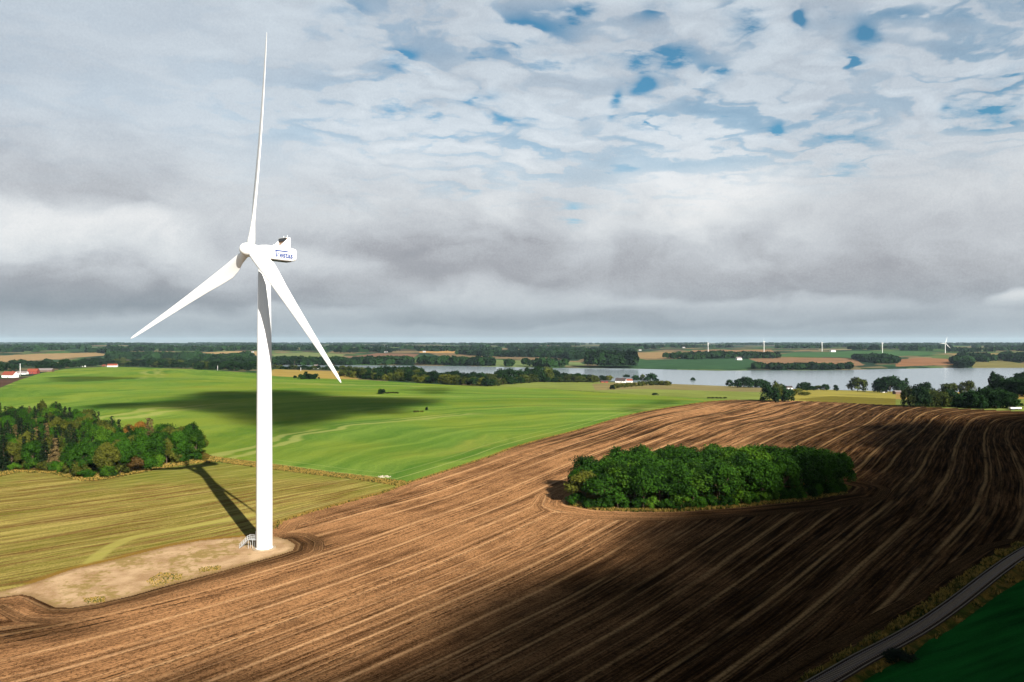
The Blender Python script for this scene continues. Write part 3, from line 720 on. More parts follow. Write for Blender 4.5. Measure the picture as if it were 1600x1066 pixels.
def tree(name, pos, H, Wd, protos, hp, mat, label, cat, group=None, wp=None):
    cm, tm = random.choice(protos); e = bpy.data.objects.new(name, None); C.objects.link(e)
    e.empty_display_size = 1
    e.location = pos; e.rotation_euler = (0, 0, random.uniform(0, 6.28))
    wp = wp or 10.0; e.scale = (Wd/wp, Wd/wp, H/hp)
    tag(e, label, cat, group)
    c = bpy.data.objects.new('crown', cm); C.objects.link(c); c.parent = e
    c.material_slots[0].link = 'OBJECT'; c.material_slots[0].material = LM[mat]
    t = bpy.data.objects.new('trunk', tm); C.objects.link(t); t.parent = e
    return e
def zT(x, y): return float(T(x, y))
def scatter(poly_px, dist, seed, xmin=-30):
    poly = W(poly_px); a = np.array(poly); r_ = np.random.default_rng(seed); pts = []
    x0, y0 = a.min(0); x1, y1 = a.max(0)
    for _ in range(6000):
        p = (r_.uniform(x0, x1), r_.uniform(y0, y1))
        if inpoly(np.array([p[0]]), np.array([p[1]]), poly)[0] and all((p[0]-q[0])**2+(p[1]-q[1])**2 > dist*dist for q in pts): pts.append(p)
    return [q for q in pts if 800+F*q[0]/q[1] > xmin]
def topx(x, y, z): return 800+F*x/y, 533+F*(CZ-z)/y
# ---- the oval grove in the ploughed field
gp_ = scatter([(902, 770), (900, 786), (960, 794), (1060, 794), (1150, 788), (1250, 778), (1318, 767), (1322, 761), (1270, 754), (1100, 751), (1000, 754), (925, 765)], 5.6, 3)
for i, (x, y) in enumerate(gp_):
    px, py = topx(x, y, 0)
    H = random.uniform(12.0, 15.2)*(1 if px > 960 else .86); mat = 'deep' if random.random() < .62 or px > 1200 else 'green'
    lab = 'dark green broadleaf tree packed into the oval grove on the ploughed field' if mat == 'deep' else 'mid green broadleaf tree packed into the oval grove on the ploughed field'
    if px < 922 and py > 782: mat, lab = 'olive', 'lighter olive-green broadleaf tree at the left end of the oval grove'
    tree('grove_tree', (x, y, zT(x, y)-.1), H, random.uniform(9.0, 12.5), PB, 14, mat, lab, 'tree', 'trees of the oval grove in the ploughed field')
# low bushes that close the grove's skirt
gw_ = np.array(W([(897, 788), (930, 795), (990, 797), (1060, 797), (1150, 791), (1250, 781), (1320, 769)]))
for k in range(len(gw_)-1):
    L_ = np.hypot(*(gw_[k+1]-gw_[k])); n_ = max(1, int(L_/4.2))
    for q in range(n_):
        p = gw_[k]+(gw_[k+1]-gw_[k])*(q+random.random()*.6)/n_; y = p[1]+random.uniform(.6, 2.5)
        tree('bush', (p[0], y, zT(p[0], y)-.1), random.uniform(2.6, 5.2), random.uniform(4.5, 7), PBU, 4, random.choice(['deep', 'deep', 'green']), 'low green bush along the front skirt of the oval grove', 'bush', 'bushes along the front of the oval grove', 5.5)
# ---- the mixed wood on the left
WD = [(-140, 742), (0, 738), (30, 731), (80, 733), (128, 745), (160, 745), (220, 733), (258, 726), (310, 718), (318, 711), (295, 700), (200, 699), (160, 692), (140, 676), (100, 668), (0, 668), (-140, 674)]
wl_ = scatter(WD, 4.7, 5)
print('wood trees', len(wl_), 'grove', len(gp_))
for i, (x, y) in enumerate(wl_):
    px, py = topx(x, y, 0); H = random.uniform(13, 17.5); r_ = random.random()
    con = .64 if px < 130 else (.26 if px < 200 else .05)
    front = py > 718
    if r_ < con:
        mat = 'tan' if random.random() < .07 else 'spruce'
        lab = 'slender straw-brown dying conifer among dark spruces of the left wood' if mat == 'tan' else 'dark green spruce standing in the mixed wood left of the turbine'
        tree('conifer_tree', (x, y, zT(x, y)-.1), H, random.uniform(5, 7), PC, 16, mat, lab, 'tree', 'conifers of the wood left of the turbine', 6.0)
    else:
        mat = random.choices(['deep', 'green', 'olive', 'orange', 'russet', 'yellow'], [5.4, 1.4, 3.2, .08, .22, .08])[0]
        if 196 < px < 222 and py < 712 and random.random() < .4: mat = 'orange'
        hk = .82 if (front or px > 160) else .95
        lab = {'deep': 'dark green leafy tree in the mixed wood left of the turbine', 'green': 'mid green leafy tree in the mixed wood left of the turbine', 'olive': 'olive green leafy tree in the mixed wood left of the turbine',
               'orange': 'orange autumn-coloured tree in the wood left of the turbine', 'russet': 'reddish brown tree in the wood left of the turbine', 'yellow': 'yellow-green leafy tree in the wood left of the turbine'}[mat]
        tree('broadleaf_tree', (x, y, zT(x, y)-.1), H*hk*random.uniform(.8, 1.08), random.uniform(5.8, 8.6), PB, 14, mat, lab, 'tree', 'leafy trees of the wood left of the turbine')
fr = np.array(W([(-60, 741), (0, 739), (30, 733), (80, 735), (128, 747), (160, 747), (220, 735), (262, 727), (312, 718)]))
for k in range(len(fr)-1):
    L_ = np.hypot(*(fr[k+1]-fr[k])); n_ = max(1, int(L_/5.5))
    for q in range(n_):
        p = fr[k]+(fr[k+1]-fr[k])*(q+random.random()*.7)/n_
        mt = random.choices(['deep', 'olive', 'russet', 'green', 'tan'], [4, 3, .6, 2, .4])[0]
        tree('bush', (p[0], p[1]+1.5, zT(p[0], p[1])-.1), random.uniform(2.5, 6), random.uniform(4, 7), PBU, 4, mt, {'deep': 'dark green', 'olive': 'olive', 'russet': 'reddish brown', 'green': 'mid green', 'tan': 'straw-brown'}[mt]+' bush on the front edge of the left wood', 'bush', 'bushes on the front edge of the left wood', 5.5)

# ---- trees in the middle distance, given by foot and top in the photo
def mid_tree(x, yb, yt, w, mat, label, cat='tree', group=None, name='tree', protos=None, hp=12, wp=11):
    p = unproj([(x, yb)])[0]; s = p[1]/F
    return tree(name, (p[0], p[1], p[2]-.2), max(1.5, (yb-yt)*s), max(1.5, w*s), protos or PM, hp, mat, label, cat, group, wp)
def row(pts, step, h, w, mats, label, group, name='tree', jit=1.5, protos=None, hp=12, wp=11, cat='tree', hj=.25):
    p = np.array(pts, float)
    for k in range(len(p)-1):
        L_ = p[k+1][0]-p[k][0]; n_ = max(1, int(abs(L_)/step))
        for q in range(n_):
            t = (q+random.random()*.8)/n_; x, y = p[k]+(p[k+1]-p[k])*t; hh = h if not callable(h) else h(x)
            hh *= 1+random.uniform(-hj, hj)
            yb = y-random.uniform(0, jit); mt = random.choice(mats); mid_tree(x, yb, yb-hh, w*random.uniform(.8, 1.25), mt, (label[mt] if isinstance(label, dict) else label), cat, group, name, protos, hp, wp)
# left tree line behind the green field
lab_l = {'far': 'dark green tree in the long tree line behind the green field on the left', 'farolive': 'olive green tree in the long tree line behind the green field on the left'}
hl = lambda x: 8 + 9*math.exp(-((x-95)/50)**2)+4*math.exp(-((x-160)/40)**2)
row([(-40, 583), (22, 579)], 8, 11, 15, ['far'], lab_l, 'trees of the left tree line')
row([(60, 578), (125, 574), (170, 572)], 6.5, lambda x: 12-3*abs(x-100)/70, 13, ['far'], lab_l, 'trees of the left tree line')
row([(20, 574), (75, 572)], 7, 10, 14, ['far'], lab_l, 'trees of the left tree line')
row([(185, 573), (232, 574), (300, 576)], 6.5, lambda x: 11 if x > 215 else 9, 14, ['far', 'far', 'farolive'], lab_l, 'trees of the left tree line')
row([(130, 570), (240, 569), (330, 573)], 10, 9, 13, ['far', 'far', 'farolive'], lab_l, 'trees of the left tree line')
row([(305, 578), (400, 580)], 6.5, 12, 14, ['far', 'farolive', 'far'], lab_l, 'trees of the left tree line')
row([(330, 571), (400, 572)], 7, 12, 15, ['far'], lab_l, 'trees of the left tree line')
# trees between turbine and hedge
row([(425, 577), (560, 580)], 7, 6, 10, ['far', 'farolive', 'far'], 'small dark tree in the row behind the straw strip right of the turbine tower', 'trees behind the straw strip')
row([(440, 571), (545, 572)], 9, 12, 14, ['far'], 'dark tree on the lake shore right of the turbine tower', 'shore trees right of the tower')
mid_tree(478, 592, 580, 14, 'far', 'pointed dark tree in the clump on the straw strip near the lower right blade', name='conifer_tree', protos=PMC, wp=7)
for x_, h_ in ((471, 7), (484, 8), (493, 8)): mid_tree(x_, 592.5, 592.5-h_, 12, 'far', 'round dark bush in the clump on the straw strip near the lower right blade', 'bush', 'bushes of the clump on the straw strip', 'bush', PMB, 5, 8)
mid_tree(461, 591, 587, 6, 'far', 'tiny dark bush left of the clump on the straw strip', 'bush', None, 'bush', PMB, 5, 8)
# hedge of trees behind the green field
lab_h = {'far': 'dark green tree in the dense hedge along the far edge of the green field', 'farolive': 'olive green tree in the dense hedge along the far edge of the green field', 'olive': 'yellowish tree in the dense hedge along the far edge of the green field'}
row([(532, 588), (560, 592), (640, 597), (700, 600.5), (745, 603.5), (772, 604)], 5.0, 12, 13, ['far', 'farolive', 'far', 'olive'], lab_h, 'trees of the hedge along the green field', jit=1.0)
row([(540, 586), (640, 592), (740, 598)], 6.5, 12, 13, ['far', 'farolive'], lab_h, 'trees of the hedge along the green field')
row([(770, 603), (800, 600.5), (845, 597.5), (930, 598)], 5.5, 11, 13, ['far', 'farolive', 'farolive'], lab_h, 'trees of the hedge along the green field', jit=1)
lab_w = {'far': 'large dark round tree standing behind the hedge before the lake', 'farolive': 'large olive round tree standing behind the hedge before the lake'}
for x, yt in ((697, 581), (710, 579), (724, 583), (738, 585), (752, 582), (765, 583), (783, 577), (797, 576), (812, 577), (826, 575), (842, 572), (855, 573), (865, 577), (880, 582), (893, 584), (905, 584), (917, 586), (928, 588)):
    mid_tree(x, 597, yt, 19, random.choice(['far', 'far', 'farolive']), lab_w['far'] if 0 else lab_w['far'], 'tree', 'large trees between hedge and lake')
for x in range(588, 664, 7): mid_tree(x+random.uniform(-1, 1), 590, 572.5+random.uniform(-.6, .6)+(2 if x > 655 or x < 592 else 0), 13, 'far', 'very dark tree of the flat-topped block of trees in front of the lake', 'tree', 'trees of the flat-topped block before the lake')
# around the white farmhouse
mid_tree(941, 596, 586, 13, 'far', 'dark round tree left of the white farmhouse by the lake'); mid_tree(952, 596, 586.5, 10, 'olive', 'yellow-green tree just left of the white farmhouse by the lake')
mid_tree(979, 592, 585, 11, 'far', 'small dark tree just behind the white farmhouse by the lake')
mid_tree(993, 597, 586, 12, 'far', 'dark tree first to the right of the white farmhouse'); mid_tree(1004, 597, 584.5, 9, 'farolive', 'slim olive tree second to the right of the white farmhouse'); mid_tree(1017, 598, 583.5, 17, 'far', 'large dark round tree on the shore right of the white farmhouse'); mid_tree(1026, 599, 591, 8, 'far', 'low dark tree at the right end of the farmhouse trees')
row([(957, 608), (975, 605.5), (1000, 603.5), (1030, 602), (1048, 603)], 4.2, 6.5, 9, ['farolive', 'olive'], 'bush of the low olive hedge below the white farmhouse', 'bushes of the low hedge below the farmhouse', 'bush', .4, PMB, 5, 8, 'bush', .12)
mid_tree(957, 609, 602, 8, 'far', 'dark round bush at the left end of the low hedge below the farmhouse', 'bush', None, 'bush', PMB, 5, 8)
mid_tree(1024, 617.5, 614, 9, 'far', 'small dark bush on the field boundary below the lone shore tree', 'bush', None, 'bush', PMB, 5, 8)
mid_tree(1042, 597, 594.5, 6, 'far', 'tiny bush on the lake shore right of the farmhouse trees', 'bush', None, 'bush', PMB, 5, 8)
for x in (1108, 1114, 1120, 1126, 1133): mid_tree(x, 622.8, 620.6, 6, 'farolive', 'low scrubby bush on the boundary where green field meets ploughed field', 'bush', 'scrub where green and ploughed fields meet', 'bush', PMB, 5, 8)
mid_tree(1082.5, 597.5, 590, 6.5, 'far', 'small lone dark tree on the open lake shore')
# lakeside to the right
mid_tree(1140, 604, 593, 12, 'far', 'dark tree on its own left of the dark shore trees')
for x, yt in ((1153, 592), (1161, 589.5), (1169, 589), (1177, 593), (1185, 592), (1192, 593), (1198, 596)): mid_tree(x, 606, yt, 13, 'far', 'dark tree of the clump on the shore behind the big bush', 'tree', 'clump of dark shore trees')
for x, yt, w in ((1203, 600, 22), (1214, 594, 18), (1224, 598, 20), (1231, 604, 18)): mid_tree(x, 628, yt+3, w, 'far' if x != 1214 else 'farolive', 'dark green tree of the bushy clump at the top edge of the ploughed field', 'tree', 'clump at the top edge of the ploughed field')
for x, yb, yt, w, mt, lb in ((1247, 617, 607, 12, 'olive', 'yellowish bush just right of the bushy clump at the field edge'), (1259, 618, 612, 13, 'olive', 'low yellowish bush at the left end of the straw field'), (1253, 611, 598, 12, 'far', 'dark shore tree left of the row along the straw field'),
                             (1260, 610, 597, 14, 'far', 'broad dark shore tree behind the left end of the straw field'), (1270, 610, 603, 9, 'far', 'low dark shore tree in the row along the straw field'), (1278, 610, 602, 9, 'farolive', 'ragged low shore tree in the row along the straw field'),
                             (1289, 610.5, 600, 10, 'far', 'round dark shore tree at the right of the row along the straw field'), (1306, 611, 601, 8, 'far', 'small oval shore tree standing alone left of the broad lone tree'), (1340, 611.5, 590.5, 25, 'farolive', 'broad lone open-crowned tree standing against the lake'),
                             (1374, 613, 591, 18, 'far', 'left dark tree of the large pair against the lake'), (1391, 614, 587, 28, 'far', 'largest dark round tree of the group against the lake'), (1404, 613, 593, 16, 'far', 'dark tree at the right shoulder of the largest lake tree'), (1445, 616, 598, 16, 'far', 'dark domed tree left of the far turbine reflection'),
                             (1485, 616, 598.5, 23, 'farolive', 'dark domed tree by the shore in front of the far turbine'), (1511, 617, 596, 18, 'farolive', 'round tree right of the domed shore trees'), (1554, 614, 582, 17, 'far', 'tall dark tree at the right end of the lake')):
    mid_tree(x, yb, yt, w, mt, lb, 'bush' if 'bush' in lb else 'tree')
mid_tree(1416, 612, 590, 12, 'far', 'cone-shaped dark tree right of the largest lake tree', 'tree', None, 'conifer_tree', PMC, 12, 7)
for x, yt in ((1420, 605), (1431, 603), (1441, 605), (1452, 607), (1462, 609), (1474, 611)): mid_tree(x, 636-.5*random.random(), yt, 20, 'far' if x % 2 else 'farolive', 'dark green tree of the clump left of the black copse at the field edge', 'tree', 'left clump at the far right field edge')
row([(1480, 636.5), (1530, 638.5), (1580, 639)], 6, lambda x: 21 if x < 1540 else 27, 19, ['far'], 'very dark tree of the dense copse at the far right field edge', 'trees of the black copse at the right')
row([(1500, 633), (1578, 634)], 8, 22, 19, ['far'], 'very dark tree of the dense copse at the far right field edge', 'trees of the black copse at the right')
row([(1560, 618), (1640, 622)], 8, 24, 22, ['far'], 'dark tree of the shore wood at the right edge of the picture', 'trees of the shore wood at right')
row([(1586, 606), (1640, 606)], 8, 20, 18, ['far'], 'dark tree of the shore wood at the right edge of the picture', 'trees of the shore wood at right')
mid_tree(1594, 634, 630, 9, 'far', 'small dark bush beside the parked trailer at the right edge', 'bush', None, 'bush', PMB, 5, 8)
# bushes on the two islands left in the green field
mid_tree(594.5, 616, 608.5, 8, 'far', 'very dark bush at the left end of the rear grassy mound', 'bush', None, 'bush', PMB, 5, 8)
mid_tree(599, 616, 608.8, 7, 'far', 'dark bush right beside the black bush on the rear grassy mound', 'bush', None, 'bush', PMB, 5, 8)
mid_tree(667, 641, 636, 4.5, 'far', 'small dark bush at the right end of the front grassy mound', 'bush', None, 'bush', PMB, 5, 8)
for x in (648, 653, 659): mid_tree(x, 645, 641.5, 6, 'olive', 'low brownish scrub on the front grassy mound', 'bush', 'scrub on the front mound', 'bush', PMB, 5, 8)
for x in (607, 613, 619): mid_tree(x, 615.5, 612.5, 8, 'farolive', 'low olive scrub on the rear grassy mound', 'bush', 'scrub on the rear mound', 'bush', PMB, 5, 8)

# ---- far woods: masses of crowns nobody could count
def wood(name, polys, n, hgt, size, label, mat, seed, nleaf=34):
    r_ = np.random.default_rng(seed); V_, F_, A_ = [], [], []; off = 0
    for poly_px, w_ in polys:
        poly = W(poly_px); a = np.array(poly); x0, y0 = a.min(0); x1, y1 = a.max(0); c = 0; tries = 0
        want = int(n*w_); xs = r_.uniform(x0, x1, want*14); ys_ = r_.uniform(y0, y1, want*14); ok = inpoly(xs, ys_, poly); xs = xs[ok][:want]; ys_ = ys_[ok][:want]
        zs = T(xs, ys_)
        for x, y, z in zip(xs, ys_, zs):
            H = hgt*r_.uniform(.65, 1.15); rr = size*r_.uniform(.7, 1.3)
            u = r_.normal(size=(nleaf, 3)); u /= np.linalg.norm(u, axis=1)[:, None]; u[:, 2] = np.where(u[:, 2] < -.3, -u[:, 2], u[:, 2])
            p = np.array([x, y, z+H*.55])+u*np.array([rr, rr, H*.45])*r_.uniform(.75, 1.05, (nleaf, 1))
            nn = u+r_.normal(size=(nleaf, 3))*.4; nn /= np.linalg.norm(nn, axis=1)[:, None]
            up = r_.normal(size=(nleaf, 3)); t = np.cross(nn, up); t /= np.linalg.norm(t, axis=1)[:, None]; b_ = np.cross(nn, t); s = rr*.75
            V_.append(np.stack([p-t*s, p-b_*s*.8, p+t*s, p+b_*s*.8], 1).reshape(-1, 3)); F_.append(np.arange(nleaf*4).reshape(-1, 4)+off); off += nleaf*4
            A_.append(np.full(nleaf, r_.uniform()))
    o = mesh_obj(name, np.vstack(V_), np.vstack(F_), LM[mat], {'var': ('FLOAT', 'FACE', np.concatenate(A_))})
    tag(o, label, 'wood', None, 'stuff'); return o
wood('wood', [([(918, 573), (990, 573.5), (994, 575.5), (960, 576), (920, 575)], 1)], 240, 42, 10, 'dark wood on the far shore mirrored in the lake', 'far', 1)
wood('wood', [([(1334, 561), (1352, 565), (1372, 568), (1398, 569), (1400, 563), (1370, 560)], 1)], 170, 14, 11, 'dark wood on the slope between the brown fields beyond the lake', 'far', 2)
wood('wood', [([(1035, 561), (1100, 557), (1205, 558.5), (1230, 560), (1150, 560.5), (1070, 562)], 1)], 200, 18, 11, 'belt of trees above the dark green slope beyond the lake', 'far', 3)
wood('wood', [([(1200, 575), (1290, 575.5), (1345, 576.5), (1290, 578), (1205, 578)], .6), ([(1180, 575), (1195, 575), (1195, 577), (1180, 577)], .1)], 150, 13, 9, 'low band of shore trees along the far side of the lake', 'far', 4)
wood('wood', [([(1565, 563), (1600, 567), (1700, 570), (1700, 560), (1566, 558)], 1), ([(1500, 558), (1560, 563), (1540, 566), (1510, 563)], .4), ([(1490, 566), (1516, 565), (1516, 575), (1500, 576)], .35)], 200, 18, 11, 'dark woods on the hill at the right beyond the lake', 'far', 5)
wood('wood', [([(640, 569), (700, 571), (770, 572.5), (770, 571), (700, 569)], .7), ([(790, 573), (900, 575), (900, 574), (800, 572)], .18)], 110, 22, 13, 'row of shore trees on the far bank in the left half of the lake', 'far', 6)
wood('wood', [([(300, 566), (330, 561), (390, 557), (400, 570), (340, 572)], 1), ([(430, 566), (540, 566), (545, 571), (430, 571)], .6), ([(545, 566), (640, 564), (640, 570), (550, 570)], .5)], 240, 16, 12, 'dark blue-green woods before and behind the narrow left arm of the lake', 'far', 7)
wood('wood', [([(-100, 552), (0, 552), (100, 548), (140, 546), (140, 542), (-100, 543)], .4), ([(170, 549), (330, 550), (420, 547), (420, 544), (170, 545)], .2), ([(170, 557), (310, 557), (310, 560), (170, 562)], .25)], 600, 14, 17, 'dark woods on the far left behind the straw-coloured fields', 'far', 8, 20)
wood('wood', [([(700, 553), (760, 555), (900, 559), (900, 560), (760, 557)], .25), ([(830, 552), (900, 548), (950, 553), (945, 562), (880, 562)], 1), ([(945, 548), (1000, 544), (940, 543)], .5)], 420, 16, 15, 'dark woods in the valley left of the mirrored shore wood', 'far', 9, 24)
# far hedgerows and woods up to the horizon
r_ = np.random.default_rng(11); segs = []
for k in range(150):
    Yd = math.exp(r_.uniform(math.log(3300), math.log(16000))); x = r_.uniform(-.95, .95); wd = r_.uniform(.02, .12)*(1.6 if Yd > 7000 else 1); y = 0
    segs.append((x, Yd, wd, r_.uniform(40, 260 if Yd < 7000 else 700)))
V_, F_, A_ = [], [], []; off = 0; nl = 12
for (u0, Yd, wd, dep) in segs:
    nb = int(min(70, wd*Yd/14*1.2)); 
    for q in range(nb):
        y = Yd+r_.uniform(-.5, .5)*dep+math.sin(q*.3)*30; uu = u0+wd*(r_.random()-.5); x = uu*y; z = float(T(x, y))
        rr = r_.uniform(8, 18)*(1+y/14000); H = r_.uniform(12, 19)
        u = r_.normal(size=(nl, 3)); u /= np.linalg.norm(u, axis=1)[:, None]; u[:, 2] = np.abs(u[:, 2])
        p = np.array([x, y, z+H*.35])+u*np.array([rr, rr, H*.6])
        nn = u; up = r_.normal(size=(nl, 3)); t = np.cross(nn, up); t /= np.linalg.norm(t, axis=1)[:, None]; b_ = np.cross(nn, t); s = rr*.8
        V_.append(np.stack([p-t*s, p-b_*s*.6, p+t*s, p+b_*s*.6], 1).reshape(-1, 3)); F_.append(np.arange(nl*4).reshape(-1, 4)+off); off += nl*4; A_.append(np.full(nl, r_.uniform()))
o = mesh_obj('distant_woods', np.vstack(V_), np.vstack(F_), LM['far'], {'var': ('FLOAT', 'FACE', np.concatenate(A_))})
tag(o, 'hedgerows and woods running on to the horizon beyond the lake', 'woods', None, 'stuff')

# ================================================================== wind turbines
white = flat('turbine_white', (.48, .48, .47), .38, .4, .02, .6)
grey_w = flat('turbine_grey', (.55, .57, .58), .5, .4, .05, 1.0)
darkm = flat('dark_opening', (.02, .022, .025), .6, .3, .2, 3.0)
navy = flat('lettering_navy', (.012, .03, .12), .5, .3, .05, 3.0)
conc = flat('concrete', lin(172, 152, 124), .9, .1, .15, 1.2)
galv = flat('galvanised_steel', (.26, .26, .25), .45, .5, .1, 5.0)
def bm_obj(name, bm, mat, parent, smooth=False):
    me = bpy.data.meshes.new(name); bm.normal_update(); bm.to_mesh(me); bm.free()
    if smooth:
        for p in me.polygons: p.use_smooth = True
    me.materials.append(mat); o = bpy.data.objects.new(name, me); C.objects.link(o)
    if parent is not None: o.parent = parent
    return o
def lathe(bm, prof, n=48, M=None):
    rings = []
    for r_, z in prof:
        rings.append([bm.verts.new(Vector((r_*math.cos(2*math.pi*k/n), r_*math.sin(2*math.pi*k/n), z))) for k in range(n)])
    for a, b_ in zip(rings[:-1], rings[1:]):
        for k in range(n): bm.faces.new((a[k], a[(k+1) % n], b_[(k+1) % n], b_[k]))
    bm.faces.new(rings[0][::-1]); bm.faces.new(rings[-1])
    if M is not None: bm.transform(M)
def box(bm, c, s, M=None, bev=0):
    vs = bmesh.ops.create_cube(bm, size=1.0)['verts']
    for v in vs:
        v.co = Vector((v.co.x*s[0], v.co.y*s[1], v.co.z*s[2]))+Vector(c)
    if M is not None:
        for v in vs: v.co = M @ v.co
    if bev: bmesh.ops.bevel(bm, geom=list({e for v in vs for e in v.link_edges}), offset=bev, segments=3, affect='EDGES')
    return vs
def bar(bm, p0, p1, r_, n=8):
    V, Fc = tube(p0, p1, r_, r_, n); vs = [bm.verts.new(v) for v in V]
    for f in Fc: bm.faces.new([vs[i] for i in f])
    bm.faces.new(vs[:n][::-1]); bm.faces.new(vs[n:])
CHORD = [(1.2, 2.1, 2.1, 0, 0), (2.6, 2.15, 2.0, 2, 0), (4.5, 2.7, 1.7, 8, .25), (7, 3.5, 1.25, 14, .55), (10, 4.0, .95, 12, .72), (14, 3.75, .75, 9, .70), (20, 3.1, .55, 6.5, .62), (28, 2.45, .40, 4.5, .55), (36, 1.9, .28, 3, .5), (44, 1.4, .2, 1.5, .45), (50, 1.05, .14, .8, .42), (54, .75, .09, .3, .35), (55.8, .38, .05, 0, .2), (56.2, .12, .02, 0, .1)]
def blade_mesh(bm, azi, flap, hubv, u, v, n, bend=1.0):
    d = (u*math.sin(azi)+v*math.cos(azi))*math.cos(flap)+n*math.sin(flap); d.normalize()
    lead = (u*math.cos(azi)-v*math.sin(azi)); th = d.cross(lead).normalized(); 
    rings = []; NS = 20
    for r_, c, t, tw, off in CHORD:
        ring = []; a = R(tw+10)
        le = (lead*math.cos(a)+n*math.sin(a)); tn = d.cross(le)
        bx = math.sin(min(r_/56.2, 1)*math.pi)*-.5*bend
        cen = hubv+d*r_+n*bx
        rnd = max(0, min(1, (t/c-.45)/.5))
        for k in range(NS):
            ph = 2*math.pi*k/NS; cx_ = math.cos(ph)     # +1 = leading edge
            prof = math.sin(ph)*(1 if rnd > .99 else ((1-rnd)*(.55+.45*cx_)*1.25+rnd))
            x = (cx_*.5-off*.35)*c
            ring.append(bm.verts.new(cen+le*x+tn*(prof*t*.5)))
        rings.append(ring)
    for a_, b_ in zip(rings[:-1], rings[1:]):
        for k in range(NS): bm.faces.new((a_[k], a_[(k+1) % NS], b_[(k+1) % NS], b_[k]))
    bm.faces.new(rings[0][::-1]); bm.faces.new(rings[-1])
    bmesh.ops.recalc_face_normals(bm, faces=bm.faces[:])
def turbine(base, yaw, blades, label, main=False, scale=1.0, group=None):
    e = bpy.data.objects.new('wind_turbine', None); C.objects.link(e); e.location = base; e.rotation_euler = (0, 0, -yaw); e.scale = (scale,)*3
    tag(e, label, 'wind turbine', group)
    HUB = 78.38; tilt = R(5.6)
    # local frame: rotor faces -Y
    n = Vector((0, -math.cos(tilt), math.sin(tilt))); u = Vector((1, 0, 0)); v = Vector((0, math.sin(tilt), math.cos(tilt)))
    hub = Vector((0, -4.15*math.cos(tilt), HUB))
    nseg = 64 if main else 14
    bm = bmesh.new()
    prof = [(2.06, 0.0), (2.06, .25), (2.06, 12), (2.02, 24), (2.025, 24.05), (1.86, 50), (1.865, 50.05), (1.52, 76.1)]
    lathe(bm, prof, nseg); bm_obj('tower', bm, white, e, True)
    # nacelle
    ax = Matrix.Translation(Vector((0, 0, HUB-.1)))@Matrix.Rotation(R(-.6), 4, 'X')
    bm = bmesh.new()
    secs = [(-2.3, 1.35, 1.35, 0), (-1.6, 1.6, 1.65, 0), (0, 1.75, 1.85, 0), (5.5, 1.75, 1.9, .0), (7.6, 1.72, 1.85, .0), (8.8, 1.6, 1.6, .05), (9.1, 1.35, 1.3, .1)]
    NS = 24; rings = []
    for y, hw, hh, dz in secs:
        ring = []
        for k in range(NS):
            a = 2*math.pi*(k+.5)/NS; ca, sa = math.cos(a), math.sin(a); ex = .32
            ring.append(bm.verts.new(ax @ Vector((math.copysign(abs(ca)**ex, ca)*hw, y, math.copysign(abs(sa)**ex, sa)*hh+dz))))
        rings.append(ring)
    for a_, b_ in zip(rings[:-1], rings[1:]):
        for k in range(NS): bm.faces.new((a_[k], a_[(k+1) % NS], b_[(k+1) % NS], b_[k]))
    bm.faces.new(rings[0][::-1]); bm.faces.new(rings[-1]); bmesh.ops.recalc_face_normals(bm, faces=bm.faces[:])
    nac = bm_obj('nacelle', bm, white, e)
    bm = bmesh.new(); lathe(bm, [(1.66, 75.6), (1.66, 76.9)], nseg); bm_obj('yaw_collar', bm, grey_w, e, True)
    # spinner
    bm = bmesh.new(); pr = []
    for k in range(13):
        a = k/12*math.pi/2; pr.append((1.72*math.cos(a)+.001, 1.0+1.9*math.sin(a)))
    pr = [(1.45, -1.9), (1.72, -1.5), (1.78, .1)]+pr
    M = Matrix.Translation(hub)@Matrix(((1, 0, 0, 0), (0, v.y, n.y, 0), (0, v.z, n.z, 0), (0, 0, 0, 1)))
    lathe(bm, pr, 40 if main else 12, M); bmesh.ops.recalc_face_normals(bm, faces=bm.faces[:]); bm_obj('spinner', bm, white, e, True)
    for az_, fl_ in blades:
        bm = bmesh.new(); blade_mesh(bm, R(az_), R(fl_), hub, u, v, n); bm_obj('blade', bm, white, e, True)
    if main:
        # cooler on the nacelle roof: two side cheeks, a top plate, dark radiator face
        def cheek(x):
            bm = bmesh.new(); pts = [(3.2, 1.7), (6.8, 1.7), (6.8, 4.5), (6.3, 4.5)]
            a = [bm.verts.new(ax @ Vector((x-.07, y, z))) for y, z in pts]; b_ = [bm.verts.new(ax @ Vector((x+.07, y, z))) for y, z in pts]
            bm.faces.new(a); bm.faces.new(b_[::-1])
            for i in range(len(pts)): bm.faces.new((a[i], b_[i], b_[(i+1) % len(pts)], a[(i+1) % len(pts)]))
            bmesh.ops.recalc_face_normals(bm, faces=bm.faces[:]); return bm
        for x in (-1.72, 1.72): bm_obj('cooler_cheek', cheek(x), white, e)
        bm = bmesh.new(); box(bm, (0, 6.1, 4.44), (3.3, 1.4, .12), ax, .04); bm_obj('cooler_roof', bm, white, e)
        bm = bmesh.new(); box(bm, (0, 5.75, 3.0), (3.28, .22, 2.7), ax); rad = bm_obj('radiator', bm, flat('radiator_tan', lin(150, 120, 96), .7, .2, .2, 2), e)
        bm = bmesh.new(); box(bm, (0, 5.55, 3.98), (3.26, .3, .74), ax); bm_obj('air_intake', bm, darkm, rad)
        bm = bmesh.new()
        for y, s in ((3.2, 2.6), (6.2, 2.8)): box(bm, (0, y, -1.9), (2.4, s, .14), ax)
        bm_obj('service_hatch', bm, darkm, e)
        bm = bmesh.new(); bar(bm, ax @ Vector((-.6, 3.2, 1.8)), ax @ Vector((-.6, 3.2, 2.5)), .12); bm_obj('warning_lamp', bm, grey_w, e)
        bm = bmesh.new(); 
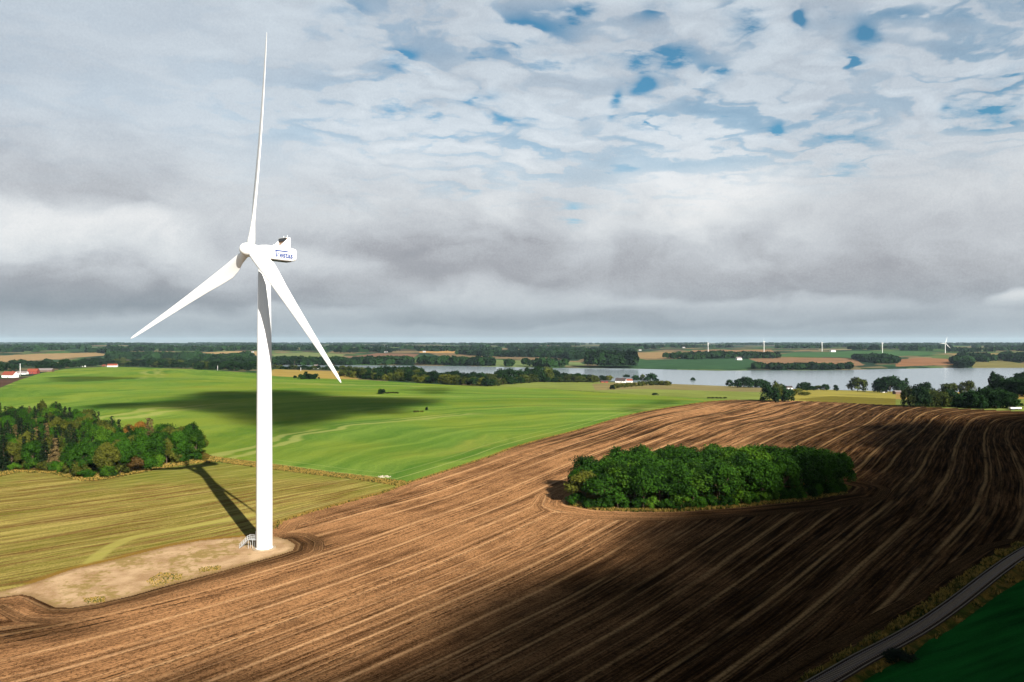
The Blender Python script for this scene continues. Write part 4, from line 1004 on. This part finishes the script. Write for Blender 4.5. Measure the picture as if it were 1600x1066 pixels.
        for x in (-.8, .8): bar(bm, ax @ Vector((x, 6.5, 4.4)), ax @ Vector((x, 6.5, 5.2)), .05)
        bm_obj('wind_vane', bm, grey_w, e)
        # company name on the nacelle's side
        for sx_ in (1, -1):
            cu = bpy.data.curves.new('lettering', 'FONT'); cu.body = 'estas'; cu.size = 2.45; cu.extrude = .015; cu.offset = .06; cu.shear = .0; cu.space_character = .98
            to = bpy.data.objects.new('lettering_tmp', cu); C.objects.link(to); bpy.context.view_layer.update()
            me = bpy.data.meshes.new_from_object(to); bpy.data.objects.remove(to)
            lt = bpy.data.objects.new('lettering', me); C.objects.link(lt); me.materials.append(navy)
            w_ = max(v_.co.x for v_ in me.vertices)
            # the V whose arm runs on as a bar over the other letters
            bm = bmesh.new(); bm.from_mesh(me)
            def poly(pts):
                a = [bm.verts.new((x, y, .018)) for x, y in pts]; b_ = [bm.verts.new((x, y, -.018)) for x, y in pts]
                bm.faces.new(a); bm.faces.new(b_[::-1])
                for i in range(len(pts)): bm.faces.new((a[i], b_[i], b_[(i+1) % len(pts)], a[(i+1) % len(pts)]))
            poly([(-1.62, 2.0), (-1.2, 2.0), (-.95, .0), (-1.3, .0)])
            poly([(-.96, .0), (-1.2, .0), (-.45, 1.35), (-.12, 1.35)])
            poly([(-1.64, 1.74), (-1.64, 2.14), (w_*.62, 2.14), (w_*.62, 1.74)])
            bm.to_mesh(me); bm.free(); k_ = 5.5/(w_+1.6)
            if sx_ == 1: Mx = ax @ Matrix(((0, 0, 1, 1.80), (1, 0, 0, 0), (0, 1, 0, 0), (0, 0, 0, 1)))@Matrix.Translation((2.1+1.6*k_, -1.05, 0))@Matrix.Scale(k_, 4)
            else: Mx = ax @ Matrix(((0, 0, -1, -1.80), (-1, 0, 0, 0), (0, 1, 0, 0), (0, 0, 0, 1)))@Matrix.Translation((-7.6+1.6*k_, -1.05, 0))@Matrix.Scale(k_, 4)
            me.transform(Mx); lt.parent = nac
        # foot: foundation ring and door stair
        bm = bmesh.new(); lathe(bm, [(2.95, -.6), (2.95, .16), (2.3, .20)], 64); bm_obj('foundation_ring', bm, conc, e)
        bm = bmesh.new(); lathe(bm, [(2.2, .0), (2.2, .30)], 64); bm_obj('base_flange', bm, grey_w, e)
        inv = Matrix.Rotation(yaw, 4, 'Z')
        st = bpy.data.objects.new('door_stair', None); C.objects.link(st); st.parent = e; st.matrix_parent_inverse = Matrix(); st.rotation_euler = (0, 0, yaw+R(-8))
        # along -X of the world: landing at 2.4 m then a flight down
        bm = bmesh.new(); box(bm, (-3.15, -.2, 2.35), (2.3, 1.3, .10)); bm_obj('landing', bm, galv, st)
        bm = bmesh.new()
        x0, z0, x1, z1 = -4.3, 2.35, -6.6, 0.05
        for yy in (-.83, .43): 
            V, Fc = tube((x0, yy, z0), (x1, yy, z1), .13, .13, 4); vs = [bm.verts.new(q) for q in V]
            for f in Fc: bm.faces.new([vs[i] for i in f])
        bm_obj('stringer', bm, galv, st)
        for k in range(10):
            t = (k+.5)/10; bm = bmesh.new(); box(bm, (x0+(x1-x0)*t, -.2, z0+(z1-z0)*t), (.26, 1.2, .05)); bm_obj('step', bm, galv, st)
        for yy in (-.83, .43):
            bm = bmesh.new()
            for hh in (.55, 1.05):
                bar(bm, (-2.1, yy, z0+hh), (x0, yy, z0+hh), .045); bar(bm, (x0, yy, z0+hh), (x1, yy, z1+hh), .045)
            for t in (0, .25, .5, .75, 1): bar(bm, (x0+(x1-x0)*t, yy, z0+(z1-z0)*t), (x0+(x1-x0)*t, yy, z0+(z1-z0)*t+1.05), .045)
            bar(bm, (-3.1, yy, z0), (-3.1, yy, z0+1.05), .045)
            bm_obj('handrail', bm, galv, st)
        bm = bmesh.new()
        for xx in (-4.1, -2.9):
            for yy in (-.75, .35): bar(bm, (xx, yy, 0), (xx, yy, 2.3), .06)
        bm_obj('support_post', bm, galv, st)
        bm = bmesh.new(); box(bm, (-2.06, -.2, 3.55), (.12, 1.0, 2.2), None, .04); bm_obj('tower_door', bm, grey_w, st)
    return e
turbine((TB[0], TB[1], 0), R(37.1), [(4.83, 3.86), (245.33, 4.62), (126.09, 4.42)], 'large white wind turbine standing on the gravel pad beside the ploughed field', True)
for x, yb, yt, yaw_, bl, lab in ((1106.5, 551, 536, 95, (60, 180, 300), 'distant white wind turbine on the pinkish field, leftmost of the five across the lake'), (1193.8, 550.5, 534, 100, (0, 120, 240), 'distant slim white wind turbine, second from the left across the lake'),
                             (1284.5, 549.5, 535.5, 97, (60, 180, 300), 'distant white wind turbine, middle one of the five across the lake'), (1378.8, 551.5, 536, 102, (60, 180, 300), 'distant white wind turbine, fourth from the left across the lake'),
                             (1477, 552, 536.5, -8, (18, 138, 270), 'distant white wind turbine with spread blades, rightmost across the lake')):
    p = U(x, yb); s = p.y/F*(yb-yt)/78.38
    turbine((p.x, p.y, p.z-.3), R(yaw_), [(b_, 3) for b_ in bl], lab, False, s, 'distant wind turbines across the lake')

# ================================================================== railway
def path_frames(line, n_):
    p = np.array(line, float); seg = np.hypot(*(np.diff(p[:, :2], axis=0).T)); s = np.r_[0, np.cumsum(seg)]
    q = np.linspace(0, s[-1], n_); out = np.stack([np.interp(q, s, p[:, i]) for i in range(3)], 1)
    t = np.gradient(out[:, :2], axis=0); t /= np.linalg.norm(t, axis=1)[:, None]; return out, t, s[-1]
trk = TRACK[(TRACK[:, 1] > 60) & (TRACK[:, 1] < 420)]
fr_, tn_, TL = path_frames(trk, 420)
def sweep(name, offs, zoff, mat, parent, smooth=False):
    V = []; n_ = len(fr_)
    zt = T(fr_[:, 0], fr_[:, 1])+.55
    for (o_, z_) in zip(offs, zoff): V.append(np.stack([fr_[:, 0]-tn_[:, 1]*o_, fr_[:, 1]+tn_[:, 0]*o_, zt+z_], 1))
    V = np.vstack(V); m_ = len(offs); Fc = []
    for k in range(m_-1):
        i = np.arange(n_-1); Fc.append(np.stack([k*n_+i, k*n_+i+1, (k+1)*n_+i+1, (k+1)*n_+i], 1))
    return mesh_obj(name, V, np.vstack(Fc), mat, None, smooth, parent)
rw = bpy.data.objects.new('railway_track', None); C.objects.link(rw); tag(rw, 'single railway track curving along the dark field at the lower right', 'railway track')
m, g, b = new_mat('ballast', 1.0, .0); n1 = g.noise(g.pos(), 6.0, 5, .75); n2 = g.noise(g.pos(), .4, 3, .6)
g.L.new(g.mix(n2, g.mix(g.ss(n1, .35, .65), lin(16, 11, 9), lin(58, 46, 40)), g.mix(g.ss(n1, .35, .65), lin(30, 20, 17), lin(84, 66, 58))), b.inputs['Base Color']); g.L.new(g.bump(n1, .12), b.inputs['Normal'])
sweep('ballast', [-2.15, -1.65, 1.65, 2.15], [-.25, .20, .20, -.25], m, rw)
cess = flat('cess_gravel', lin(120, 108, 92), .95, .1, .5, 1.2)
for s_ in (-1, 1): sweep('cess_path', [s_*1.62-.12, s_*1.62+.12], [.235, .235], cess, rw)
rail_m = flat('rail_steel', lin(74, 58, 50), .5, .5, .25, 3.0, .3)
for s_ in (-1, 1):
    o_ = .7525*s_; sweep('rail', [o_-.07, o_-.035, o_-.035, o_+.035, o_+.035, o_+.07], [.30, .32, .47, .47, .32, .30], rail_m, rw)
slm = flat('sleeper_wood', lin(138, 122, 106), .9, .1, .3, 2.0)
ns = int(TL/.65); fs, ts, _ = path_frames(trk, ns)
def sl_box(i):
    c = fs[i]; t = ts[i]; nn = np.array([-t[1], t[0]]); z = float(T(c[0], c[1]))+.55; V = []
    for a in (-1.05, 1.05):
        for b_ in (-.12, .12):
            for h in (.10, .31): V.append((c[0]+nn[0]*a+t[0]*b_, c[1]+nn[1]*a+t[1]*b_, z+h))
    return np.array(V), np.array([(0, 1, 3, 2), (4, 6, 7, 5), (0, 4, 5, 1), (2, 3, 7, 6), (1, 5, 7, 3), (0, 2, 6, 4)])
vis = []
rest = []
for i in range(ns):
    c = fs[i]; px, py = topx(c[0], c[1], .5)
    (vis if (px < 1640 and py < 1080) else rest).append(i)
vis.sort(key=lambda i: fs[i][1]); first = vis[:100]; rest += vis[100:]
for i in first: V, Fc = sl_box(i); mesh_obj('sleeper', V, Fc, slm, None, False, rw)
if rest: o = mesh_obj('sleepers_remaining', *join([sl_box(i) for i in rest]), slm, None, False, rw); o['kind'] = 'stuff'

p = U(1404, 1032); tree('bush', (p.x, p.y, p.z-.3), 1.6, 5.2, PBU, 4, 'spruce', 'low near-black bush on the verge beside the railway track', 'bush', None, 5.5)
# ---- grass tufts
def tufts(name, pts, hgt, label, mats_c, seed, nb=7, wdt=.10):
    r_ = np.random.default_rng(seed); pts = np.asarray(pts); n_ = len(pts)
    H = hgt*r_.uniform(.5, 1.3, n_); base = np.repeat(np.c_[pts, T(pts[:, 0], pts[:, 1])], nb, 0); Hh = np.repeat(H, nb)*r_.uniform(.6, 1.1, n_*nb)
    dz = pdist(pts[:, 0], pts[:, 1], TRACK); lift = .55*(1-sst((dz-1.9)/1.4)); base[:, 2] += np.repeat(lift, nb)-.03
    a = r_.uniform(0, 6.28, n_*nb); le = r_.uniform(.1, .6, n_*nb)*Hh; sp = r_.uniform(0, .35, n_*nb)*np.repeat(H, nb)
    b0 = base+np.c_[np.cos(a)*sp, np.sin(a)*sp, np.zeros(n_*nb)]; tip = b0+np.c_[np.cos(a)*le, np.sin(a)*le, Hh]
    sd_ = np.c_[-np.sin(a), np.cos(a), np.zeros(n_*nb)]*wdt
    V = np.stack([b0-sd_, b0+sd_, tip+sd_*.25, tip-sd_*.25], 1).reshape(-1, 3); Fc = np.arange(n_*nb*4).reshape(-1, 4)
    o = mesh_obj(name, V, Fc, mats_c, {'var': ('FLOAT', 'FACE', np.repeat(r_.uniform(0, 1, n_), nb))}, False); tag(o, label, 'grass', None, 'stuff')
drym, g_, b_ = new_mat('dry_grass', 1.0, .0); v_ = g_.attr('var', 'Fac'); g_.L.new(g_.mix(g_.ss(g_.add(v_, g_.mul(g_.noise(g_.pos(), .25, 3), .9)), .5, 1.3), lin(48, 62, 22), lin(158, 130, 66)), b_.inputs['Base Color'])
def inring(poly, n_, seed):
    w = W(poly); a = np.array(w); r_ = np.random.default_rng(seed); P_ = r_.uniform(a.min(0), a.max(0), (n_*12, 2)); ok = inpoly(P_[:, 0], P_[:, 1], w); return P_[ok][:n_]
vp = inring([(1640, 830), (1562, 860), (1487, 912), (1412, 965), (1300, 1030), (1240, 1069), (1200, 1120), (1290, 1120), (1350, 1064), (1425, 1024), (1487, 983), (1562, 928), (1640, 884)], 16000, 5)
dt = pdist(vp[:, 0], vp[:, 1], TRACK); nz_ = np.sin(vp[:, 0]*.35+1)*np.sin(vp[:, 1]*.31+vp[:, 0]*.12); vp = vp[(dt > 2.2) & (nz_ > -.15+.6*np.random.default_rng(3).random(len(vp)))]
tufts('verge_grass', vp, .62, 'tall dry grass on both verges of the railway track', drym, 1)
dp_ = inring(DITCH, 7000, 6); tufts('ditch_grass', dp_, .45, 'brown rough grass in the ditch between stubble and green field', drym, 2)
wp_ = inring([(-80, 748), (0, 744), (30, 738), (80, 740), (128, 752), (160, 750), (220, 738), (262, 731), (322, 722), (312, 716), (220, 731), (128, 742), (0, 734), (-80, 738)], 5000, 7); tufts('wood_edge_grass', wp_, .45, 'dry orange grass along the front edge of the left wood', drym, 3)
ge = np.array(wge); gpts = []
r_ = np.random.default_rng(9)
for k in range(len(ge)-1):
    L_ = np.hypot(*(ge[k+1]-ge[k]))
    for _ in range(int(L_*5)): gpts.append(ge[k]+(ge[k+1]-ge[k])*r_.random()+r_.normal(0, .45, 2))
tufts('field_edge_grass', gpts, .5, 'narrow strip of dry grass between green and ploughed fields', drym, 4)
sk = np.array(W([(892, 790), (930, 797), (990, 799.5), (1060, 799.5), (1150, 793), (1250, 783), (1322, 771)])); gpts = []
for k in range(len(sk)-1):
    L_ = np.hypot(*(sk[k+1]-sk[k]))
    for _ in range(int(L_*22)): gpts.append(sk[k]+(sk[k+1]-sk[k])*r_.random()+r_.normal(0, .7, 2)+(0, .9))
tufts('grove_edge_grass', gpts, .7, 'dry grass fringe at the foot of the oval grove', drym, 5)
pd_ = np.vstack([inring([(228, 908), (250, 895), (285, 898), (285, 905), (240, 917)], 500, 12), inring([(310, 888), (345, 883), (345, 890), (312, 895)], 250, 13), inring([(128, 935), (165, 932), (165, 940), (135, 944)], 220, 14)])
tufts('pad_grass', pd_, .2, 'patches of dry weeds growing on the gravel pad', drym, 6)

# ================================================================== buildings
wallg = flat('render_grey', (.27, .27, .26), .85, .1, .08, 1.0); wallw = flat('plaster_white', (.46, .45, .43), .8, .2, .05, 1.0); roofr = flat('roof_red_tile', lin(128, 62, 44), .85, .2, .15, .8); roofd = flat('roof_dark', lin(66, 56, 54), .8, .2, .15, .8)
brick = flat('brick_red', lin(140, 58, 48), .85, .2, .15, .8); woodb = flat('cladding_brown', lin(112, 88, 72), .85, .1, .15, .8); glass = flat('window_glass', (.03, .04, .05), .15, .6, .2, 1.0); greyroof = flat('roof_fibre_cement', lin(122, 112, 110), .85, .1, .12, .8)
def house(name, x, yb, wpx, wall_m, roof_m, label, rot=0, dep=9.0, wh=3.2, rh=3.4, chimney=True, length=None, cat='house', group=None, nwin=4):
    p = U(x, yb); L_ = length or wpx*p.y/F; e = bpy.data.objects.new(name, None); C.objects.link(e); e.location = (p.x, p.y, p.z-.2); e.rotation_euler = (0, 0, R(rot)); tag(e, label, cat, group)
    bm = bmesh.new(); l, d = L_/2, dep/2
    for s_ in (-l, l): pass
    vs = {}
    for sx in (-l, l):
        for i, (y, z) in enumerate(((-d, 0), (d, 0), (d, wh), (0, wh+rh), (-d, wh))): vs[sx, i] = bm.verts.new((sx, y, z))
    bm.faces.new([vs[-l, i] for i in range(5)]); bm.faces.new([vs[l, i] for i in (4, 3, 2, 1, 0)])
    for i in (0, 1, 2, 3, 4): bm.faces.new((vs[-l, i], vs[l, i], vs[l, (i+1) % 5], vs[-l, (i+1) % 5]))
    bmesh.ops.recalc_face_normals(bm, faces=bm.faces[:]); wl = bm_obj('wall', bm, wall_m, e)
    bm = bmesh.new(); k = .4
    for sg in (-1, 1):
        y0 = sg*(d+k); z0 = wh-k*rh/d; th = .18
        q = [(-l-k, y0, z0+.05), (l+k, y0, z0+.05), (l+k, 0, wh+rh+.05), (-l-k, 0, wh+rh+.05)]
        a = [bm.verts.new(v_) for v_ in q]; b_ = [bm.verts.new((v_[0], v_[1], v_[2]+th)) for v_ in q]
        bm.faces.new(a); bm.faces.new(b_[::-1])
        for i in range(4): bm.faces.new((a[i], b_[i], b_[(i+1) % 4], a[(i+1) % 4]))
    bmesh.ops.recalc_face_normals(bm, faces=bm.faces[:]); rf = bm_obj('roof', bm, roof_m, e)
    if chimney: bm = bmesh.new(); box(bm, (l*.4, .6, wh+rh+.4), (.8, .8, 1.6)); bm_obj('chimney', bm, brick, rf)
    for i in range(nwin):
        xw = -l+(i+.7)*2*l/(nwin+.4)
        if abs(xw) < l-.8: bm = bmesh.new(); box(bm, (xw, -d-.02, wh*.55), (1.1, .1, 1.2)); bm_obj('window', bm, glass, e)
    bm = bmesh.new(); box(bm, (l*.1, -d-.02, 1.05), (1.0, .12, 2.1)); bm_obj('door', bm, roofd, e)
    return e
house('farmhouse', 16, 590, 22, wallw, roofr, 'white farmhouse with bright red tiled roof at the left edge', -14, 10, 4.2, 5.0)
house('outbuilding', 34, 585, 16, wallw, greyroof, 'long low grey-roofed white outbuilding behind the left farmhouse', 5, 9, 3, 2.4, False, cat='barn')
house('barn', 52, 584, 14, brick, roofr, 'red brick barn with red roof right of the white flagpole', 10, 11, 4, 4.4, False, cat='barn')
house('barn', 72, 581, 20, woodb, greyroof, 'brown barn with pale grey roof at the right end of the left farm', 8, 10, 3.2, 3, False, cat='barn')
house('farmhouse', 176, 573.5, 14, wallw, roofr, 'white house with pinkish red roof in front of the left tree line', 12, 9, 4, 4.2)
house('shed', 163, 573, 6, woodb, roofr, 'small brown shed left of the house in the left tree line', -20, 6, 3, 2.6, False, cat='shed', nwin=1)
house('farmhouse', 970, 598, 16, wallw, roofd, 'white farmhouse with dark roof above the lake shore', -20, 9, 3.6, 4.6)
house('farmhouse_wing', 983, 597.5, 9, wallw, roofr, 'white wing with reddish roof right of the white lake farmhouse', 8, 8, 3.4, 3, False, cat='house', nwin=2)
house('shed', 944, 598, 11, brick, roofd, 'low red brick shed left of the white lake farmhouse', 4, 7, 2.4, 1.6, False, cat='shed', nwin=1)
house('cottage', 1231, 608.5, 12, wallw, roofd, 'small white cottage with dark roof peeping right of the bushy clump', 2, 8, 3, 2.2, False, cat='house', nwin=2)
house('shed', 1406, 616, 18, woodb, greyroof, 'low tan shed under the trees at the lake shore', 0, 8, 3.2, 1.6, False, cat='shed', nwin=0)
house('cottage', 1381, 613.5, 8, wallw, greyroof, 'small pale cottage below the large pair of lake trees', 4, 6, 2.4, 1.8, False, cat='house', nwin=2)
house('farmhouse', 572, 586, 34, brick, greyroof, 'long red brick farmhouse behind the lower right blade tip', 2, 12, 4.5, 3, False, cat='farm building', nwin=6)
house('farmhouse', 494, 576.5, 8, wallw, greyroof, 'white gabled house among shore trees right of the tower', -30, 10, 5, 5.5, nwin=2)
house('farmhouse', 698, 592, 9, wallw, roofr, 'low white house hidden in the hedge before the lake', 6, 9, 4, 3.4, nwin=2)
house('farmhouse', 1154, 562.5, 9, wallw, greyroof, 'tiny white farmhouse on the far side below the second distant turbine', 20, 12, 5, 5, nwin=2)
house('barn', 1176, 557.5, 9, wallw, greyroof, 'tiny white barn in the tree belt right of the far farmhouse', 5, 14, 5, 3, False, cat='barn', nwin=1)
house('barn', 1301, 550, 7, wallw, greyroof, 'tiny white barn right of the middle distant turbine', 0, 16, 7, 4, False, cat='barn', nwin=1)
far_h = [(637, 545, 5, 'bright white tall barn near the horizon left of centre'), (717, 549, 4, 'small white building at the end of the orange far field'), (663, 550.5, 6, 'small white building at the left end of the orange far field'), (596, 549, 5, 'white farm among far trees right of the blade tip'), (603, 551, 5, 'pale barn among far trees right of the blade tip'),
         (208, 546.5, 5, 'tiny white farm left of centre in the far left valley'), (215, 546.5, 2, 'tiny white shed beside the far left valley farm'), (237, 546.5, 4, 'tiny white barn third in the far left valley'), (290, 559, 5, 'tiny white house below the far tan field at left'), (395, 551, 3, 'tiny pale house at the right end of the far tan field'),
         (1003, 544, 4, 'tiny white house near the horizon above the mirrored wood'), (1068, 544, 5, 'tiny pinkish house near the horizon left of the first far turbine'), (1000, 548, 5, 'tiny white barn above the tan field beyond the lake'), (885, 560, 5, 'tiny grey-white house in the valley left of the mirrored wood'), (905, 558, 4, 'tiny pale house in the far valley wood'),
         (745, 542, 3, 'tiny white dot of a house near the horizon at centre'), (960, 546, 8, 'long pale far barn above the mirrored wood'), (1440, 546.5, 6, 'long pale barn near the horizon left of the last far turbine'), (1570, 547, 4, 'tiny white house near the horizon at far right')]
for x, y, w, lb in far_h: house('farmhouse' if 'barn' not in lb else 'barn', x, y, w*.8, wallw if 'bright' in lb else wallg, greyroof, lb, random.uniform(-20, 20), 12, 4.5, 3, False, cat='barn' if 'barn' in lb else 'house', nwin=0)
def flagpole(x, yb, yt, label, name='flagpole'):
    p = U(x, yb); h = (yb-yt)*p.y/F; e = bpy.data.objects.new(name, None); C.objects.link(e); e.location = p; tag(e, label, 'flagpole')
    bm = bmesh.new(); lathe(bm, [(.38, 0), (.26, h)], 12); bm_obj('pole', bm, white, e, True)
    bm = bmesh.new(); bmesh.ops.create_uvsphere(bm, u_segments=10, v_segments=6, radius=.45, matrix=Matrix.Translation((0, 0, h+.3))); bm_obj('finial', bm, white, e, True)
flagpole(31.5, 588, 569, 'tall white flagpole between the red-roofed farmhouse and the barn'); flagpole(340, 579, 572, 'short white mast in front of the left tree line beside the tower'); flagpole(470, 580, 575, 'short white mast behind the straw strip right of the tower')
for i, (x, w) in enumerate(((108, 2.2), (122, 2), (126, 2.4), (129, 2), (133, 2.8))):
    p = U(x, 573.6); bm = bmesh.new(); r0 = 1.3*w/2
    lathe(bm, [(r0*.9, -1.0), (r0, -.85), (r0, .85), (r0*.9, 1.0)], 20, Matrix.Translation((0, 0, r0))@Matrix.Rotation(R(90), 4, 'Y')); o = bm_obj('wrapped_bale', bm, wallw, None, True); o.location = p; tag(o, 'white plastic-wrapped round bale at the far edge of the green field', 'bale', 'white wrapped bales at the far field edge')
# trailer at the right edge
p = U(1586, 640.5); tr = bpy.data.objects.new('trailer', None); C.objects.link(tr); tr.location = (p.x, p.y, p.z-.1); tr.rotation_euler = (0, 0, R(6)); tag(tr, 'low white flat trailer parked at the right edge below the black copse', 'trailer')
bm = bmesh.new(); box(bm, (0, 0, 1.55), (9.5, 2.5, 1.1), None, .15); bm_obj('body', bm, wallw, tr)
bm = bmesh.new(); box(bm, (0, 0, .9), (9.0, 2.2, .2)); bm_obj('chassis', bm, darkm, tr)
for x in (-3, -1.8, 3):
    for s_ in (-1, 1): bm = bmesh.new(); lathe(bm, [(.5, -.14), (.5, .14)], 16, Matrix.Translation((x, s_*1.05, .5))@Matrix.Rotation(R(90), 4, 'X')); bm_obj('wheel', bm, darkm, tr, True)
# stones in the field corner
p = U(601, 745.5); bm = bmesh.new(); rs = random.Random(4)
for k in range(26):
    a = rs.uniform(0, 6.28); q = rs.random()**.6; c = Vector((math.cos(a)*q*3.2, math.sin(a)*q*1.8, .25*(1.2-q))); m_ = bmesh.ops.create_icosphere(bm, subdivisions=1, radius=rs.uniform(.2, .4), matrix=Matrix.Translation(c))
    for v in m_['verts']: v.co += Vector((rs.uniform(-.1, .1), rs.uniform(-.1, .1), rs.uniform(-.1, .1)))
o = bm_obj('stone_pile', bm, flat('field_stone', lin(176, 166, 142), .9, .1, .2, 1.5), None); o.location = p; tag(o, 'pale pile of field stones at the corner of green and stubble fields', 'stone pile')

# ================================================================== clouds behind the camera, throwing the shade on the fields
sv = np.array(sun_dir)
def cloud(poly_px, alt, tmax, ramp, label, seed, step, dens, poly_w=None):
    w = np.array(poly_w if poly_w is not None else W(smooth_line(poly_px+[poly_px[0]], 2)[:-1])); r_ = np.random.default_rng(seed)
    x0, y0 = w.min(0)-step; x1, y1 = w.max(0)+step; xs = np.arange(x0, x1+step, step); ys_ = np.arange(y0, y1+step, step)
    X_, Y_ = np.meshgrid(xs, ys_); d = pdist(X_, Y_, [tuple(p) for p in w], True); ins = inpoly(X_, Y_, [tuple(p) for p in w]); d = np.where(ins, d, -d)
    ph = r_.uniform(0, 6.28, 12); nz = 0
    for i in range(6): k_ = 2**(i*.6)/(ramp*5.0); a_ = ph[i]; nz = nz+np.sin((X_*math.cos(a_)+Y_*math.sin(a_))*k_*6.28+ph[i+6])/1.35**i
    t = np.clip((d+nz*ramp*.28)/ramp, 0, 1); t = t*t*(3-2*t)*tmax*(1+.12*nz/3)
    inside = t > 0
    f = alt/sv[2]; B = np.stack([X_+sv[0]*f, Y_+sv[1]*f, np.full(X_.shape, float(alt))], -1)
    Tp = B+sv*(t[..., None]+.02); Bt = B-sv*.02
    ny_, nx_ = X_.shape; idx = np.arange(nx_*ny_).reshape(ny_, nx_); m_ = inside[:-1, :-1] | inside[1:, :-1] | inside[:-1, 1:] | inside[1:, 1:]
    a = idx[:-1, :-1][m_]; b_ = idx[:-1, 1:][m_]; c = idx[1:, 1:][m_]; e = idx[1:, :-1][m_]; N = nx_*ny_
    # side walls where the kept region ends
    cnt = {}
    quads = np.stack([a, b_, c, e], 1)
    edges = np.concatenate([quads[:, [0, 1]], quads[:, [1, 2]], quads[:, [2, 3]], quads[:, [3, 0]]]); key = np.sort(edges, 1); _, first, counts = np.unique(key, axis=0, return_index=True, return_counts=True)
    bd = edges[first[counts == 1]]
    Fc = np.vstack([quads+N, quads[:, ::-1], np.stack([bd[:, 0], bd[:, 1], bd[:, 1]+N, bd[:, 0]+N], 1)])
    V = np.vstack([Bt.reshape(-1, 3), Tp.reshape(-1, 3)]); us_ = np.unique(Fc); rm = np.zeros(len(V), int); rm[us_] = np.arange(len(us_))
    mt = bpy.data.materials.new('cloud_vapour'); mt.use_nodes = True; nt_ = mt.node_tree; nt_.nodes.remove(nt_.nodes['Principled BSDF']); vs_ = nt_.nodes.new('ShaderNodeVolumePrincipled'); vs_.inputs['Density'].default_value = dens; vs_.inputs['Color'].default_value = (.9, .92, .95, 1)
    nt_.links.new(vs_.outputs[0], nt_.nodes['Material Output'].inputs['Volume'])
    o = mesh_obj('cloud', V[us_], rm[Fc], mt); tag(o, label, 'cloud', None, 'stuff'); return o
A = [(-80, 1250), (200, 1090), (330, 1022), (430, 968), (510, 925), (630, 894), (770, 874), (880, 862), (925, 840), (985, 815), (1080, 798), (1160, 766), (1225, 722), (1320, 676), (1440, 652), (1600, 645), (1900, 650), (2300, 800), (2300, 1500), (1200, 1900), (500, 1700)]
cloud(A, 600, 70, 34, 'broad cloud behind the viewpoint shading the right of the ploughed field', 1, 7.0, .06)
Bp = [(150, 634), (215, 622), (290, 612), (360, 607), (470, 609), (560, 612), (650, 616), (690, 628), (640, 650), (560, 668), (480, 680), (400, 684), (320, 674), (262, 656), (300, 642), (250, 634)]
cloud(Bp, 600, 60, 60, 'small cloud behind the viewpoint shading the middle of the green field', 2, 5.0, .043)
cloud([(70, 590), (130, 587), (220, 588), (230, 593), (130, 597), (80, 597)], 600, 20, 25, 'thin cloud wisp shading the far left of the green field', 3, 6.0, .05)
cloud([(930, 650), (985, 632), (1060, 622), (1100, 625), (1060, 634), (985, 644)], 600, 14, 14, 'thin cloud wisp shading the right tip of the green field', 4, 5.0, .05)
cloud([(620, 608), (690, 604), (740, 610), (690, 616), (640, 616)], 600, 14, 20, 'thin cloud wisp shading the grass right of the rear mound', 5, 5.0, .05)

# ================================================================== haze
hz = mesh_obj('haze', [(x, y, z) for z in (-60, 150) for (x, y) in ((-30000, -1500), (30000, -1500), (30000, 23000), (-30000, 23000))], [(3, 2, 1, 0), (4, 5, 6, 7), (0, 1, 5, 4), (1, 2, 6, 5), (2, 3, 7, 6), (3, 0, 4, 7)], [], None, False)
hm = bpy.data.materials.new('haze_air'); hm.use_nodes = True; nt_ = hm.node_tree; nt_.nodes.remove(nt_.nodes['Principled BSDF']); vs_ = nt_.nodes.new('ShaderNodeVolumePrincipled')
vs_.inputs['Density'].default_value = 1.6e-5; vs_.inputs['Color'].default_value = (.50, .68, .80, 1)
nt_.links.new(vs_.outputs[0], nt_.nodes['Material Output'].inputs['Volume']); hz.data.materials.append(hm)
tag(hz, 'thin blue air over the whole landscape', 'haze', None, 'stuff')
